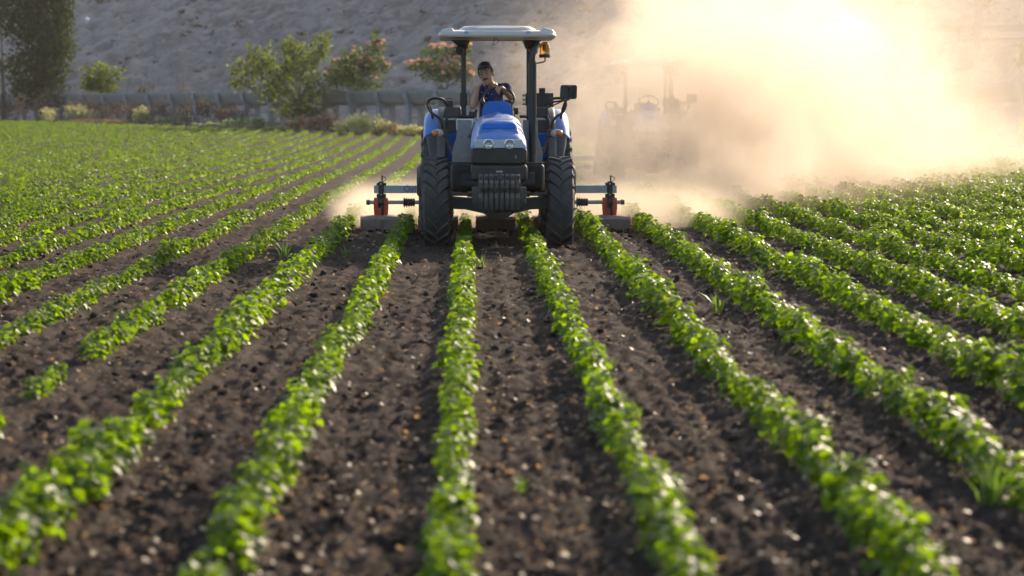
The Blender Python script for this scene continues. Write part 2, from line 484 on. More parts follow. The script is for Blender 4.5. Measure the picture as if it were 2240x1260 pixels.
def plant_leaves(px, py, pz, scale, L, near, r, size=(.045, .085)):
    """foliage of many plants at once"""
    P = len(px); N = P * L
    h = r.random(N) ** .8
    a = r.random(N) * 2 * np.pi
    rad = (.012 + .068 * r.random(N) ** .6) * (1.05 - .45 * h)
    sc = np.repeat(scale, L)
    pos = np.stack([np.repeat(px, L) + rad * np.cos(a) * np.minimum(sc, 1.15), np.repeat(py, L) + rad * np.sin(a) * sc, np.repeat(pz, L) + (.045 + .20 * h) * sc], 1)
    phi = a + r.normal(0, .6, N)
    tilt = -.25 - .65 * (1 - h) * r.random(N) + .55 * (r.random(N) - .35)
    roll = r.normal(0, .35, N)
    sz = r.uniform(size[0] * .75, size[1] * 1.1, N) * (1.1 - .3 * h) * sc ** .6
    var = np.clip(np.repeat(r.random(P) * .4, L) + r.random(N) * .6, 0, 1)
    return leaves(pos, phi, tilt, roll, sz, var, near)

V, T, va = leaves(hp_, rh.random(N_) * 6.28, rh.uniform(.3, 1.4, N_), rh.normal(0, .4, N_), tsz * rh.uniform(.6, 1.3, N_), rh.random(N_), False)
M['tuft'] = leaf_mat('dry_tuft', (.15, .125, .105), (.20, .16, .11), rough=.9, w_tr=.3, var=.6)
tag(link('hillside_grass', np_mesh('hillside_grass', V, tris=T, attrs={'var': va}), M['tuft']), 'sparse dry tufts of grass dotted over the bare slope', 'grass', kind='stuff')
# plant positions row by row
rows = []
for k in range(-60, 62):
    xr = ROW0 + k * ROW
    y = 7.2 + rng.random() * .1
    ylist = []
    while y < 150:
        step = .125 if y < 46 else .17
        y += step * rng.uniform(.75, 1.3)
        ylist.append(y)
    yv = np.array(ylist); xv = xr + rng.normal(0, .022, len(yv)) + .03 * PN[6](yv * .35 + k * 7.7, yv * 0 + k)
    sc = (1.0 + .55 * PN[7](yv * .55 + k * 3.1, yv * 0 + .5 * k)) * rng.uniform(.78, 1.2, len(yv))
    sc *= .86 + .10 * sstep(.9, 2.6, xv) - .12 * sstep(-1.2, -3.4, xv) - .06 * sstep(30, 60, yv)
    keep = np.abs(xv) < .262 * yv + 1.3
    keep &= flume_u(xv, yv) < -9 + 1.5 * PN[2](xv * .2, yv * .2)
    if k == -4:                                   # the thin, broken stretch of the row on the left
        thin = (yv < 14.9)
        keep &= ~thin | (rng.random(len(yv)) < .55) & (PN[3](yv * 1.1 + 2, yv * 0) > -.12)
        sc[thin] *= .72
    keep &= (rng.random(len(yv)) > .04) & (PN[4](yv * .9 + k * 5.3, yv * 0 + k * .37) > -.52)
    # trodden under the wheels and hoods nowhere: the machine straddles the rows
    for a_, b_, c_ in zip(xv[keep], yv[keep], sc[keep]): rows.append((k, a_, b_, c_))
rows = np.array(rows)
pz = soil_z(rows[:, 1], rows[:, 2]) - .015
# 300 largest in the picture: the nearest ones that lie inside the frame
cx_ = (rows[:, 1] * math.cos(R(1.083)) - rows[:, 2] * math.sin(R(1.083))) / rows[:, 2]
infr = (np.abs(cx_) < .232) & (rows[:, 2] > 8.25)
order = np.argsort(np.where(infr, rows[:, 2], 1e9))
near_ids = order[:300]
is_near = np.zeros(len(rows), bool); is_near[near_ids] = True
mid = (~is_near) & (rows[:, 2] < 44); far = (rows[:, 2] >= 44)

# variants for the near plants
variants = []
for i in range(9):
    r_ = np.random.default_rng(100 + i)
    V, T, va = plant_leaves(np.zeros(1), np.zeros(1), np.zeros(1), np.ones(1), 52, True, r_, (.036, .072))
    fm = np_mesh('foliage', V, tris=T, attrs={'var': va}); fm.materials.append(M['leaf'])
    st = MB(); st.tube([(0, 0, -.03), (.004, .003, .09), (-.004, 0, .2)], [.0055, .0045, .0025], 6)
    for j in range(5):
        a = r_.random() * 6.28; z = .05 + .03 * j
        st.tube([(0, 0, z), (.05 * math.cos(a), .05 * math.sin(a), z + .03), (.09 * math.cos(a), .09 * math.sin(a), z + .035)], [.0025, .002, .0015], 5)
    so_ = st.build('crop_plant', M['stem']); sm = so_.data; bpy.data.objects.remove(so_)
    variants.append((sm, fm))
row_txt = {-4: 'thin broken row at the left edge of the foreground', -3: 'row that ends left of the left cultivator hood', -2: 'row that ends right of the left cultivator hood',
           -1: 'row just right of the left front tyre', 0: 'row just left of the right front tyre', 1: 'row just right of the right front tyre',
           2: 'row that ends right of the right cultivator hood', 3: 'second row right of the right cultivator hood', 4: 'third row right of the right cultivator hood', -5: 'row left of the thin broken row'}
seen_rows = set()
for n_, i in enumerate(near_ids):
    k, x, y, sc = rows[i]; k = int(k)
    sm, fm = variants[n_ % 9]
    o = link('crop_plant', sm); o.location = (x, y, float(pz[i])); o.rotation_euler = (rng.normal(0, .06), rng.normal(0, .06), rng.random() * 6.28)
    s = float(sc); o.scale = (min(s, 1.15), min(s, 1.15), s)
    c = link('foliage', fm, parent=o)
    first = k not in seen_rows; seen_rows.add(k)
    txt = row_txt.get(k, 'row at the edge of the foreground')
    tag(o, ('nearest leafy crop plant of the ' if first else 'leafy crop plant in the ') + txt, 'plant', 'crop plants, ' + txt)
V1, T1, a1 = plant_leaves(rows[mid, 1], rows[mid, 2], pz[mid], rows[mid, 3], 40, True, rng, (.038, .074))
V2, T2, a2 = plant_leaves(rows[far, 1], rows[far, 2], pz[far], rows[far, 3] * .95, 15, False, rng, (.055, .098))
me = np_mesh('crop_rows', np.concatenate([V1, V2]), tris=np.concatenate([T1, T2 + len(V1)]), attrs={'var': np.concatenate([a1, a2])})
tag(link('crop_foliage', me, M['leaf']), 'rows of leafy green crop plants running back across the field', 'crop', kind='stuff')

# ------------------------------------------------------------------ clods, straw bits
def clods(n, ymax, smin, smax, r):
    y = 7.0 * (ymax / 7.0) ** r.random(n); x = (r.random(n) * 2 - 1) * (.26 * y + .6)
    ph = (x - ROW0) / ROW; x = x + np.where(np.abs(ph - np.round(ph)) < .12, ROW * .25, 0)
    s = smin * (smax / smin) ** (r.random(n) ** 2.2) * (1 + .012 * y)
    bm = bmesh.new(); bmesh.ops.create_icosphere(bm, subdivisions=1, radius=1); bm.verts.ensure_lookup_table()
    bv = np.array([v.co[:] for v in bm.verts]); bt = np.array([[v.index for v in f.verts] for f in bm.faces]); bm.free()
    k = len(bv)
    d = bv[None] * (1 + r.normal(0, .20, (n, k, 1)))
    d = d * r.uniform(.6, 1.25, (n, 1, 3)); d[..., 2] *= .75
    a = r.random(n) * 6.28; ca, sa_ = np.cos(a)[:, None], np.sin(a)[:, None]
    d = np.stack([d[..., 0] * ca - d[..., 1] * sa_, d[..., 0] * sa_ + d[..., 1] * ca, d[..., 2]], -1)
    z = soil_z(x, y)
    V = d * s[:, None, None] + np.stack([x, y, z + s * .25], 1)[:, None, :]
    T = (bt[None] + (np.arange(n) * k)[:, None, None]).reshape(-1, 3)
    return V.reshape(-1, 3), T
V, T = clods(7500, 40, .005, .030, rng)
for hx in (-1.64, -.82, 0, .82, 1.64):
    Vh, Th = clods(150, 40, .010, .034, rng); c_ = Vh.reshape(150, -1, 3).mean(1)
    to = np.stack([TX0 + hx + rng.normal(0, .13, 150), 30.86 + rng.normal(0, .10, 150), np.abs(rng.normal(.0, .022, 150))], 1)
    Vh = (Vh.reshape(150, -1, 3) - c_[:, None] + to[:, None]).reshape(-1, 3); T = np.concatenate([T, Th + len(V)]); V = np.concatenate([V, Vh])
tag(link('soil_clods', np_mesh('soil_clods', V, tris=T, smooth=True), M['soil']), 'loose dark clods of earth lying between the rows', 'clods', kind='stuff')

n = 9000
y = 7.2 * (36 / 7.2) ** rng.random(n); x = (rng.random(n) * 2 - 1) * (.26 * y + .6)
z = soil_z(x, y) + .010
V, T, va = leaves(np.stack([x, y, z], 1), rng.random(n) * 6.28, rng.normal(.05, .3, n), rng.normal(0, .5, n), rng.uniform(.010, .042, n) * (1 + .01 * y), rng.random(n), True)
M['litter'] = leaf_mat('dry_leaf_litter', (.26, .19, .135), (.36, .26, .17), rough=.5, w_tr=.35, var=.6)
tag(link('dry_leaf_litter', np_mesh('dry_leaf_litter', V, tris=T, attrs={'var': va}), M['litter']), 'bits of dry leaf and straw scattered on the soil', 'litter', kind='stuff')

# grass weeds standing in and beside the rows
def blades(nb, h, spread, lean, r, wid=.006):
    Vs, Ts, va = [], [], []
    for i in range(nb):
        a = r.random() * 6.28; b = r.random() * 6.28
        p = np.array([spread * r.random() * math.cos(b), spread * r.random() * math.sin(b), 0.])
        hh = h * r.uniform(.5, 1); ln = lean * r.uniform(.3, 1.2) * hh
        d = np.array([math.cos(a), math.sin(a), 0]); s = np.array([-d[1], d[0], 0]) * wid * r.uniform(.7, 1.3)
        n0 = len(Vs) and sum(len(q) for q in Vs) or 0
        pts = []
        for t_, w_ in ((0, 1), (.4, .9), (.75, .6)):
            c = p + d * ln * t_ ** 2 + np.array([0, 0, hh * (t_ - .12 * t_ * t_)])
            pts += [c - s * w_, c + s * w_]
        pts.append(p + d * ln * 1.05 + np.array([0, 0, hh * .86]))
        Vs.append(np.array(pts)); Ts += [[n0, n0 + 1, n0 + 3], [n0, n0 + 3, n0 + 2], [n0 + 2, n0 + 3, n0 + 5], [n0 + 2, n0 + 5, n0 + 4], [n0 + 4, n0 + 5, n0 + 6]]
        va += [r.random()] * 7
    return np.concatenate(Vs), np.array(Ts), np.array(va)
wm = []
for i in range(4):
    V, T, va = blades(14 + 4 * i, .20 + .04 * i, .05, .7, np.random.default_rng(60 + i))
    me = np_mesh('grass_weed', V, tris=T, attrs={'var': va}); me.materials.append(M['grass']); wm.append(me)
weeds = [(757, 560, 'under the row left of the left cultivator hood, near the hood'), (1050, 590, 'beside the row in front of the middle cultivator hood'), (1930, 630, 'standing in the third row right of the tractor'), (1690, 505, 'standing tall in a row right of the cultivator'),
         (650, 590, 'between two rows left of the tractor'), (1570, 690, 'on bare soil between the rows right of the tractor'), (1400, 470, 'beside the right cultivator hood'), (390, 445, 'in a row on the left side of the field'), (1660, 610, 'in the second row right of the tractor'),
         (1480, 1075, 'alone on the soil in the foreground, right of centre'), (1140, 1085, 'tiny, alone on the soil in the foreground near the centre'), (2160, 1130, 'at the lower right corner of the field'), (1390, 930, 'low tuft beside the row in the foreground right of centre'), (1330, 850, 'between two rows right of centre'), (905, 500, 'in the row end right of the left hood'), (620, 565, 'beside a row well left of the tractor')]
for i, (px, py, txt) in enumerate(weeds):
    Y = CAM_H * F_PX / (py - 235); p = at(px, py, Y)
    o = link('grass_weed', wm[i % 4]); o.location = (p.x, p.y, float(soil_z(np.array([p.x]), np.array([p.y]))[0]) - .01); o.rotation_euler = (0, 0, i * 1.7)
    s = .45 if i in (9, 10) else 1.0; o.scale = (s, s, s)
    tag(o, 'thin green grass weed ' + txt, 'weed', 'grass weeds among the crop rows')

# ------------------------------------------------------------------ trees and shrubs
def crown_mesh(lobes, n, size, r, drop=.0, shell=.55, near=False, tilt_sd=.7):
    """leaf sprays spread through ellipsoid lobes: (centre, radii)"""
    vol = np.array([a[1][0] * a[1][1] * a[1][2] for a in lobes]) ** .75; vol /= vol.sum()
    which = r.choice(len(lobes), n, p=vol)
    C = np.array([a[0] for a in lobes], float)[which]; Rr = np.array([a[1] for a in lobes], float)[which]
    d = r.normal(0, 1, (n, 3)); d /= np.linalg.norm(d, axis=1)[:, None]
    rad = (shell + (1 - shell) * r.random(n)) * (1 + r.normal(0, .10, n))
    rad = np.where(r.random(n) < .3, r.random(n), rad)
    pos = C + d * Rr * rad[:, None]
    cl = .5 + .5 * np.sin(pos[:, 0] * 3.1 + which) * np.sin(pos[:, 1] * 2.7) * np.sin(pos[:, 2] * 3.7 + which * 2)
    keep = r.random(n) < .35 + .75 * cl
    pos = pos[keep]; N = len(pos); d = d[keep]
    phi = np.arctan2(d[:, 1], d[:, 0]) + r.normal(0, .9, N)
    tilt = r.normal(-drop, tilt_sd, N)
    return leaves(pos, phi, tilt, r.normal(0, .6, N), r.uniform(size[0], size[1], N), np.clip(r.random(N) * .7 + .3 * cl[keep], 0, 1), near)

def tree(name, base, trunk_h, lobes, n, size, mt, label, cat, r, trunk_r=.15, drop=.2, group=None, blossoms=0, shell=.55, lean=(0, 0), near=False, twigs=0):
    t_ = empty(name, base)
    tr = MB(); top = Vector((lean[0], lean[1], trunk_h))
    tr.tube([(0, 0, -.3), top * .35 + Vector((.05, 0, 0)), top * .7, top], [trunk_r * 1.25, trunk_r, trunk_r * .85, trunk_r * .6], 8)
    for c, rr in lobes:
        c = Vector(c); st = top * r.uniform(.55, 1.0)
        tr.tube(arc([st, st.lerp(c, .5) + Vector((0, 0, .12)), c + Vector((0, 0, rr[2] * .35))], 3), [trunk_r * .5, trunk_r * .42, trunk_r * .36, trunk_r * .3, trunk_r * .22, trunk_r * .15, trunk_r * .08][:7], 6)
        for q in range(3):
            d = Vector((r.normal(), r.normal(), abs(r.normal()) + .2)).normalized()
            tr.tube([st.lerp(c, .7), c + Vector((d.x * rr[0], d.y * rr[1], d.z * rr[2])) * .8], [trunk_r * .22, trunk_r * .06], 5)
    tr.build('trunk', M['bark'], t_)
    lob2 = list(lobes)
    for q in range(twigs):
        c, rr = lobes[r.integers(len(lobes))]; d = np.array([r.normal(), r.normal() * .5, abs(r.normal()) * .9 + .05]); d /= np.linalg.norm(d)
        p0 = np.array(c) + d * np.array(rr) * .8; ln = r.uniform(.35, .9)
        for k_ in range(4):
            w2 = .17 - .03 * k_; lob2.append((tuple(p0 + d * ln * k_ / 3 + np.array([0, 0, -.06 * k_ * k_ * r.random()])), (w2, w2, w2)))
    V, T, va = crown_mesh(lob2, n, size, r, drop, shell, near)
    c = link('crown', np_mesh('crown', V, tris=T, attrs={'var': va}), mt, t_); c['kind'] = 'stuff'
    if blossoms:
        Vs, Ts, vs = [], [], []; n0 = 0
        for q in range(blossoms):
            c, rr = lobes[r.integers(len(lobes))]
            a = r.random() * 6.28; e = r.uniform(.15, 1.2)
            p = np.array(c) + np.array([math.cos(a) * math.cos(e) * rr[0], math.sin(a) * math.cos(e) * rr[1], math.sin(e) * rr[2]]) * r.uniform(.95, 1.1)
            N = 14
            dd = r.normal(0, 1, (N, 3)); dd[:, 2] = abs(dd[:, 2]) * .8
            V, T, va = leaves(np.repeat(p[None], N, 0), np.arctan2(dd[:, 1], dd[:, 0]), np.arctan2(dd[:, 2], np.hypot(dd[:, 0], dd[:, 1])), r.normal(0, .5, N), r.uniform(.10, .2, N), r.random(N), False)
            Vs.append(V); Ts.append(T + n0); vs.append(va); n0 += len(V)
        b = link('blossom', np_mesh('blossom', np.concatenate(Vs), tris=np.concatenate(Ts), attrs={'var': np.concatenate(vs)}), M['pink'], t_); b['kind'] = 'stuff'
    return tag(t_, label, cat, group)

def ground_at(px, py, Y):
    """crown helper: offset (x, z) in metres of a pixel at distance Y"""
    p = at(px, py, Y); return p
def lobes_px(base, spec):
    """lobes given as (px, py, radius px x, radius px z, depth offset) at the base's distance"""
    out = []
    for px, py, rx, rz, dy in spec:
        Y = base.y + dy; p = at(px, py, Y); s = F_PX / Y
        out.append(((p.x - base.x, p.y - base.y, p.z - base.z), (rx / s, (rx + rz) / 2 / s, rz / s)))
    return out
rt = np.random.default_rng(77)
def base_on(px, Y):
    p = at(px, 250, Y); return Vector((p.x, Y, float(base_z(p.x, Y))))

b = base_on(85, 146)
tree('tall_tree', b, 3.5, lobes_px(b, [(70, 150, 62, 60, 0), (100, 60, 60, 75, .5), (40, 30, 55, 70, -.5), (95, -60, 70, 80, 0), (125, 115, 38, 60, -.6), (60, 200, 34, 32, .4), (110, 185, 44, 38, .3), (30, -100, 70, 80, .5), (140, 20, 25, 40, 0)]), 26000, (.13, .24), M['tree_leaf'],
     'tall dense dark green tree at the left edge above the scrub', 'tree', rt, .2, .7, twigs=26)
b = base_on(8, 149)
tree('slender_tree', b, 4.0, lobes_px(b, [(-30, 40, 30, 60, 0), (0, 0, 22, 40, 0), (-15, 140, 20, 25, 0)]), 2200, (.12, .22), M['tree_leaf'], 'thin grey trunked tree cut by the left edge of the view', 'tree', rt, .16, .6)
b = base_on(222, 146)
tree('round_shrub', b, 1.2, lobes_px(b, [(215, 165, 32, 30, 0), (240, 175, 26, 24, .3), (195, 180, 22, 24, 0), (222, 190, 38, 18, -.2)]), 2600, (.11, .2), M['bush_leaf'], 'small round green shrub right of the tall dark tree', 'shrub', rt, .07, .2, twigs=12)
b = base_on(655, 124)
tree('loose_shrub_tree', b, 1.8, lobes_px(b, [(540, 160, 44, 34, 0), (575, 130, 34, 34, .3), (610, 165, 46, 40, 0), (660, 140, 48, 50, -.3), (700, 110, 26, 34, 0), (640, 110, 28, 28, .2), (600, 200, 50, 26, 0), (680, 190, 46, 34, .2), (660, 235, 46, 24, -.4), (740, 175, 30, 26, 0), (520, 185, 24, 14, 0), (715, 85, 8, 14, 0), (548, 112, 8, 20, 0), (690, 255, 36, 22, 0), (630, 245, 36, 20, 0)]), 7500, (.11, .21), M['bush_leaf'],
     'broad loose light green shrub tree leaning over the canal', 'tree', rt, .10, .25, shell=.4, twigs=34)
b = base_on(775, 126)
tree('silk_tree', b, 2.2, lobes_px(b, [(765, 150, 46, 26, 0), (800, 125, 40, 28, .2), (820, 150, 34, 22, 0), (745, 165, 34, 22, 0), (800, 185, 40, 20, .2), (825, 102, 20, 14, 0)]), 4200, (.10, .19), M['silk_leaf'], 'dark green silk tree with pink blossoms beside the loose shrub tree', 'tree', rt, .09, .1, 'silk trees in pink blossom', blossoms=46, twigs=14)
b = base_on(965, 122)
tree('silk_tree', b, 2.3, lobes_px(b, [(930, 145, 44, 14, 0), (965, 115, 42, 18, .2), (990, 150, 44, 26, 0), (1010, 110, 26, 18, 0), (955, 165, 40, 16, -.2), (1015, 170, 22, 20, 0)]), 3400, (.10, .19), M['silk_leaf'], 'flat topped silk tree full of pink blossoms just behind the tractor', 'tree', rt, .09, .1, 'silk trees in pink blossom', blossoms=90, twigs=12)
b = base_on(2262, 78)
tree('leafy_tree', b, 2.4, lobes_px(b, [(2262, 120, 34, 30, 0), (2285, 80, 40, 40, 0), (2268, 290, 24, 60, .5)]), 900, (.22, .42), M['bush_leaf'], 'leafy branch tips reaching in at the right edge of the view', 'tree', rt, .08, .5, near=True)

# weed clumps along the verge
def clump(name, px, py, w_px, h_px, Y, n, mt, label, cat, size=(.06, .14), grp='weeds along the field edge', up=.9, plumes=0):
    p = at(px, py, Y); s = F_PX / Y; rx = w_px / 2 / s; hz_ = h_px / s
    zb = float(base_z(p.x, p.y))
    o = empty(name, (p.x, p.y, zb))
    lob = []
    nl = max(3, int(w_px / 18))
    for i in range(nl):
        xx = (i + .5) / nl * 2 - 1 + rt.normal(0, .1)
        top = (p.z - zb + hz_ / 2) * (1 - .45 * abs(xx) ** 2) * rt.uniform(.8, 1.08)
        lob.append(((xx * rx, rt.normal(0, rx * .3), top * .5), (rx / nl * 1.8, rx * .4 + .1, top * .52)))
    n = int(n)
    V, T, va = crown_mesh(lob, n, size, rt, -up, .3, False, .5)
    link('foliage', np_mesh('foliage', V, tris=T, attrs={'var': va}), mt, o)['kind'] = 'stuff'
    st = MB()
    for i in range(10):
        xx = rt.uniform(-1, 1) * rx * .8; st.tube([(xx * .6, 0, -.05), (xx, rt.normal(0, .1), (p.z - zb) * rt.uniform(.9, 1.4))], [.02, .008], 5)
    st.build('stem', M['scrub'] if mt is M['scrub'] else M['bark'], o)['kind'] = 'stuff'
    return tag(o, label, cat, grp)
clump('pale_weed', 150, 245, 120, 48, 139, 1900, M['pale_leaf'], 'pale yellowish feathery weed clump below the tall dark tree', 'weed')
clump('pale_weed', 795, 277, 125, 62, 113, 2600, M['pale_leaf'], 'large pale feathery weed clump in front of the canal legs', 'weed')
clump('pale_weed', 905, 290, 60, 40, 112, 900, M['pale_leaf'], 'small pale weed clump behind the rear tyre on the left', 'weed')
clump('pale_weed', 312, 252, 34, 46, 134, 600, M['pale_leaf'], 'narrow pale weed under the left part of the canal', 'weed')
clump('pale_weed', 385, 262, 70, 26, 132, 800, M['grey_leaf'], 'low grey green weed with cream heads under the canal', 'weed')
clump('grey_weed', 550, 270, 110, 42, 121, 1800, M['grey_leaf'], 'bluish green weed clump left of the dark shrub trunk', 'weed')
clump('grey_weed', 465, 280, 80, 24, 125, 900, M['grey_leaf'], 'low green weed at the field edge left of the bluish clump', 'weed')
clump('scrub_bush', 440, 240, 110, 62, 131, 1700, M['scrub'], 'dark purplish dry scrub bush below the canal', 'scrub', (.05, .14))
clump('scrub_bush', 262, 240, 90, 52, 136, 1300, M['scrub'], 'grey dry scrub bush right of the pale weed clump', 'scrub', (.05, .14))
clump('scrub_bush', 60, 235, 130, 60, 141, 1900, M['scrub'], 'grey brown dry scrub below the tall tree', 'scrub', (.05, .14))
clump('scrub_bush', 5, 215, 50, 80, 143, 900, M['scrub'], 'dry brown stalks at the far left edge', 'scrub', (.05, .14))
clump('scrub_bush', 230, 268, 170, 16, 133, 1200, M['dry'], 'low strip of brown dry grass at the left field edge', 'scrub', (.05, .12))
clump('scrub_bush', 665, 272, 70, 50, 116, 1200, M['scrub'], 'dark tangled scrub round the shrub tree trunk', 'scrub', (.05, .14))
clump('scrub_bush', 720, 265, 40, 60, 117, 700, M['scrub'], 'grey scrub between shrub tree and pale weed clump', 'scrub', (.05, .14))
clump('scrub_bush', 345, 238, 90, 50, 135, 1200, M['scrub'], 'grey scrub under the canal between the two narrow pale weeds', 'scrub', (.05, .14))
clump('scrub_bush', 510, 244, 70, 48, 128, 1000, M['scrub'], 'dark scrub under the canal left of the loose shrub tree', 'scrub', (.05, .14))
clump('scrub_bush', 195, 225, 70, 60, 140, 1000, M['scrub'], 'tall grey scrub stalks below the small round shrub', 'scrub', (.05, .14))
clump('scrub_bush', 120, 218, 80, 60, 142, 1100, M['scrub'], 'dark scrub at the foot of the tall dense tree', 'scrub', (.05, .14))
clump('grey_weed', 625, 285, 70, 22, 117, 700, M['grey_leaf'], 'low grey green weed below the loose shrub tree', 'weed')
clump('dry_grass', 400, 185, 40, 30, 145, 400, M['dry'], 'pale dry grass plumes above the canal on the left', 'grass', (.07, .16))
clump('dry_grass', 310, 186, 90, 22, 147, 700, M['dry'], 'brown dry grass tuft at the foot of the slope on the left', 'grass', (.07, .16))
clump('dry_grass', 870, 285, 90, 34, 113, 900, M['dry'], 'brown dry grass between the canal legs left of the tractor', 'grass', (.06, .14))

# ------------------------------------------------------------------ concrete irrigation flume
fl = empty('irrigation_canal', on_flume(0))
fl.rotation_euler = (0, 0, FROT)
SEG = 2.45
tro = MB()
prof = []
for i in range(13):
    a = math.pi * i / 12; prof.append((-.62 * math.cos(a), -.62 * math.sin(a) * 1.25))
inner = [(x * .86, z * .86) for x, z in reversed(prof)]
ringp = [(x, z + .80) for x, z in prof] + [(x, z + .80) for x, z in inner]
ringp = [(-.70, .86), (-.70, .74), (-.60, .60)] + [(x, z + .80) for x, z in prof[3:-3]] + [(.60, .60), (.70, .74), (.70, .86), (.58, .86)] + [(x * .8, z * .8 + .82) for x, z in reversed(prof[3:-3])] + [(-.58, .86)]
tro.loft([[(0.012, y_, z_) for y_, z_ in ringp], [(SEG - .012, y_, z_) for y_, z_ in ringp]])
tro.v = [(a, b_, c - .86) for a, b_, c in tro.v]
pro_t = tro.build('trough', M['concrete'], None, smooth=50); tm = pro_t.data; bpy.data.objects.remove(pro_t)
sp = MB()
sp.loft([[(x, y_, z_) for y_, z_ in [(-.80, .86), (-.80, .45), (-.62, .1), (-.58, -2.6), (-.36, -2.6), (-.34, -.15), (.34, -.15), (.36, -2.6), (.58, -2.6), (.62, .1), (.80, .45), (.80, .86), (.70, .86), (.66, .55), (.5, .2), (-.5, .2), (-.66, .55), (-.70, .86)]] for x in (-.13, .13)])
sp.v = [(a, b_, c - .86) for a, b_, c in sp.v]
o_ = sp.build('support', M['concrete'], None, smooth=0); spm = o_.data; bpy.data.objects.remove(o_)
for i in range(-18, 36):
    s0 = i * SEG; z0 = 2.68 + .0022 * s0; c = on_flume(s0)
    q = link('trough', tm, parent=fl); q.location = (s0, 0, z0 - fl.location.z)
    q = link('support', spm, parent=fl); q.location = (s0, 0, z0 - fl.location.z - .02)
tag(fl, 'raised concrete irrigation canal on legs running behind the field', 'canal')

# guard rail, car and pole on the right
gr = empty('guard_rail', on_flume(56, 16.4))
def gp(s, u, z): p = on_flume(s, u); return Vector((p.x, p.y, p.z + BENCH + z)) - gr.location
railm = MB()
pr = [(0, .38), (.05, .42), (.0, .50), (.0, .58), (.05, .66), (0, .72), (-.02, .72), (.03, .66), (-.02, .58), (-.02, .50), (.03, .42), (-.02, .38)]
railm.loft([[gp(s, 16.4 - a, b_) for a, b_ in pr] for s in np.arange(52, 98, 4.0)])
railm.build('rail', M['rail'], gr)
for s in np.arange(52, 97, 2.0):
    pm = MB(); a = gp(s, 16.55, -.5); pm.cyl(a, a + Vector((0, 0, 1.15)), .06, n=8); pm.build('post', M['rail'], gr)
tag(gr, 'pale metal guard rail along the road above the canal on the right', 'guard rail')
s_ = 56.0
for _ in range(40):
    cb = on_flume(s_, 19.5); s_ += (.1697 * cb.y - cb.x) * .6
cb = on_flume(s_, 19.5)
car = empty('car', (cb.x, cb.y, cb.z + BENCH + .06), FROT)
cm = MB()
sec = lambda x, zt, w_: [(x, -w_, .30), (x, -w_ * 1.0, .75), (x, -w_ * .92, zt - .1), (x, -w_ * .7, zt), (x, w_ * .7, zt), (x, w_ * .92, zt - .1), (x, w_, .75), (x, w_, .30)]
cm.loft([sec(-2.1, .72, .72), sec(-2.0, .85, .82), sec(-1.35, .95, .86), sec(-.7, 1.42, .84), sec(.5, 1.46, .84), sec(1.3, 1.05, .86), sec(2.0, .92, .82), sec(2.1, .7, .7)])
cm.build('body', M['car'], car, smooth=30)
for sx in (-1, 1):
    g = MB(); g.add([(-1.05, sx * .865, .98), (.95, sx * .865, .98), (.45, sx * .80, 1.36), (-.6, sx * .80, 1.36)], [(0, 1, 2, 3)]); 
    g.add([(-1.05, sx * .84, .98), (.95, sx * .84, .98), (.45, sx * .78, 1.36), (-.6, sx * .78, 1.36)], [(3, 2, 1, 0)]); g.build('window', M['window'], car, smooth=0)
    for x in (-1.3, 1.3):
        wv = MB(); wv.lathe([(.12, -.1), (.30, -.1), (.33, -.06), (.33, .06), (.30, .1), (.12, .1)], (x, sx * .78, .33), 'y', 20); wv.build('wheel', M['rubber'], car)
tag(car, 'pale car with bright roof passing on the road behind the dust', 'car')
pp = on_flume(float(flume_s(*at(2138, 180, 97).xy)), 2.6)
ppx = at(2138, 180, pp.y); 
pole = empty('utility_pole', (ppx.x, pp.y, pp.z))
q = MB(); q.cyl((0, 0, -.4), (0, 0, 9.0), .22, .15, 14); q.build('shaft', M['pole'], pole)
q = MB(); q.bx(-.9, .9, -.06, .06, 8.4, 8.52); q.build('crossarm', M['pole'], pole)
for x in (-.8, 0, .8):
    q = MB(); q.lathe([(.02, 0), (.06, .02), (.03, .08), (.06, .1), (.02, .16)], (x, 0, 8.52), 'z', 10); q.build('insulator', M['rubber'], pole)
tag(pole, 'tall concrete utility pole behind the canal on the right', 'pole')
for px, py, Y, nm in ((190, 44, 160, 'white scrap of plastic lying high on the bare slope'), (727, 104, 127, 'white scrap of plastic above the loose shrub tree')):
    p = at(px, py, Y)
    if py == 44:
        S0 = float(flume_s(p.x, p.y))
    g = MB(); r0 = np.random.default_rng(px)
    g.ball((0, 0, 0), (.16, .12, .2), 9, 6); g.v = [tuple(np.array(v) * r0.uniform(.6, 1.3)) for v in g.v]
    # set it on the slope along the same sight line
    best = None
    for Yt in np.arange(120, 185, .25):
        q_ = at(px, py, Yt); uu = float(flume_u(q_.x, q_.y))
        if uu > 6 and .45 * (uu - 6) + float(base_z(q_.x, q_.y)) > q_.z: best = q_; break
    o = g.build('plastic_scrap', M['bag']); o.location = best if best is not None else p
    tag(o, nm, 'litter')

# ------------------------------------------------------------------ tractor
TX, TY = 0.353, 28.0
TZ = -0.015
def tp(px, py, yl):
    """tractor-local point seen at photo pixel px, py when it lies yl metres behind the front axle"""
    p = at(px, py, TY + yl); return Vector((p.x - TX, yl, p.z - TZ))

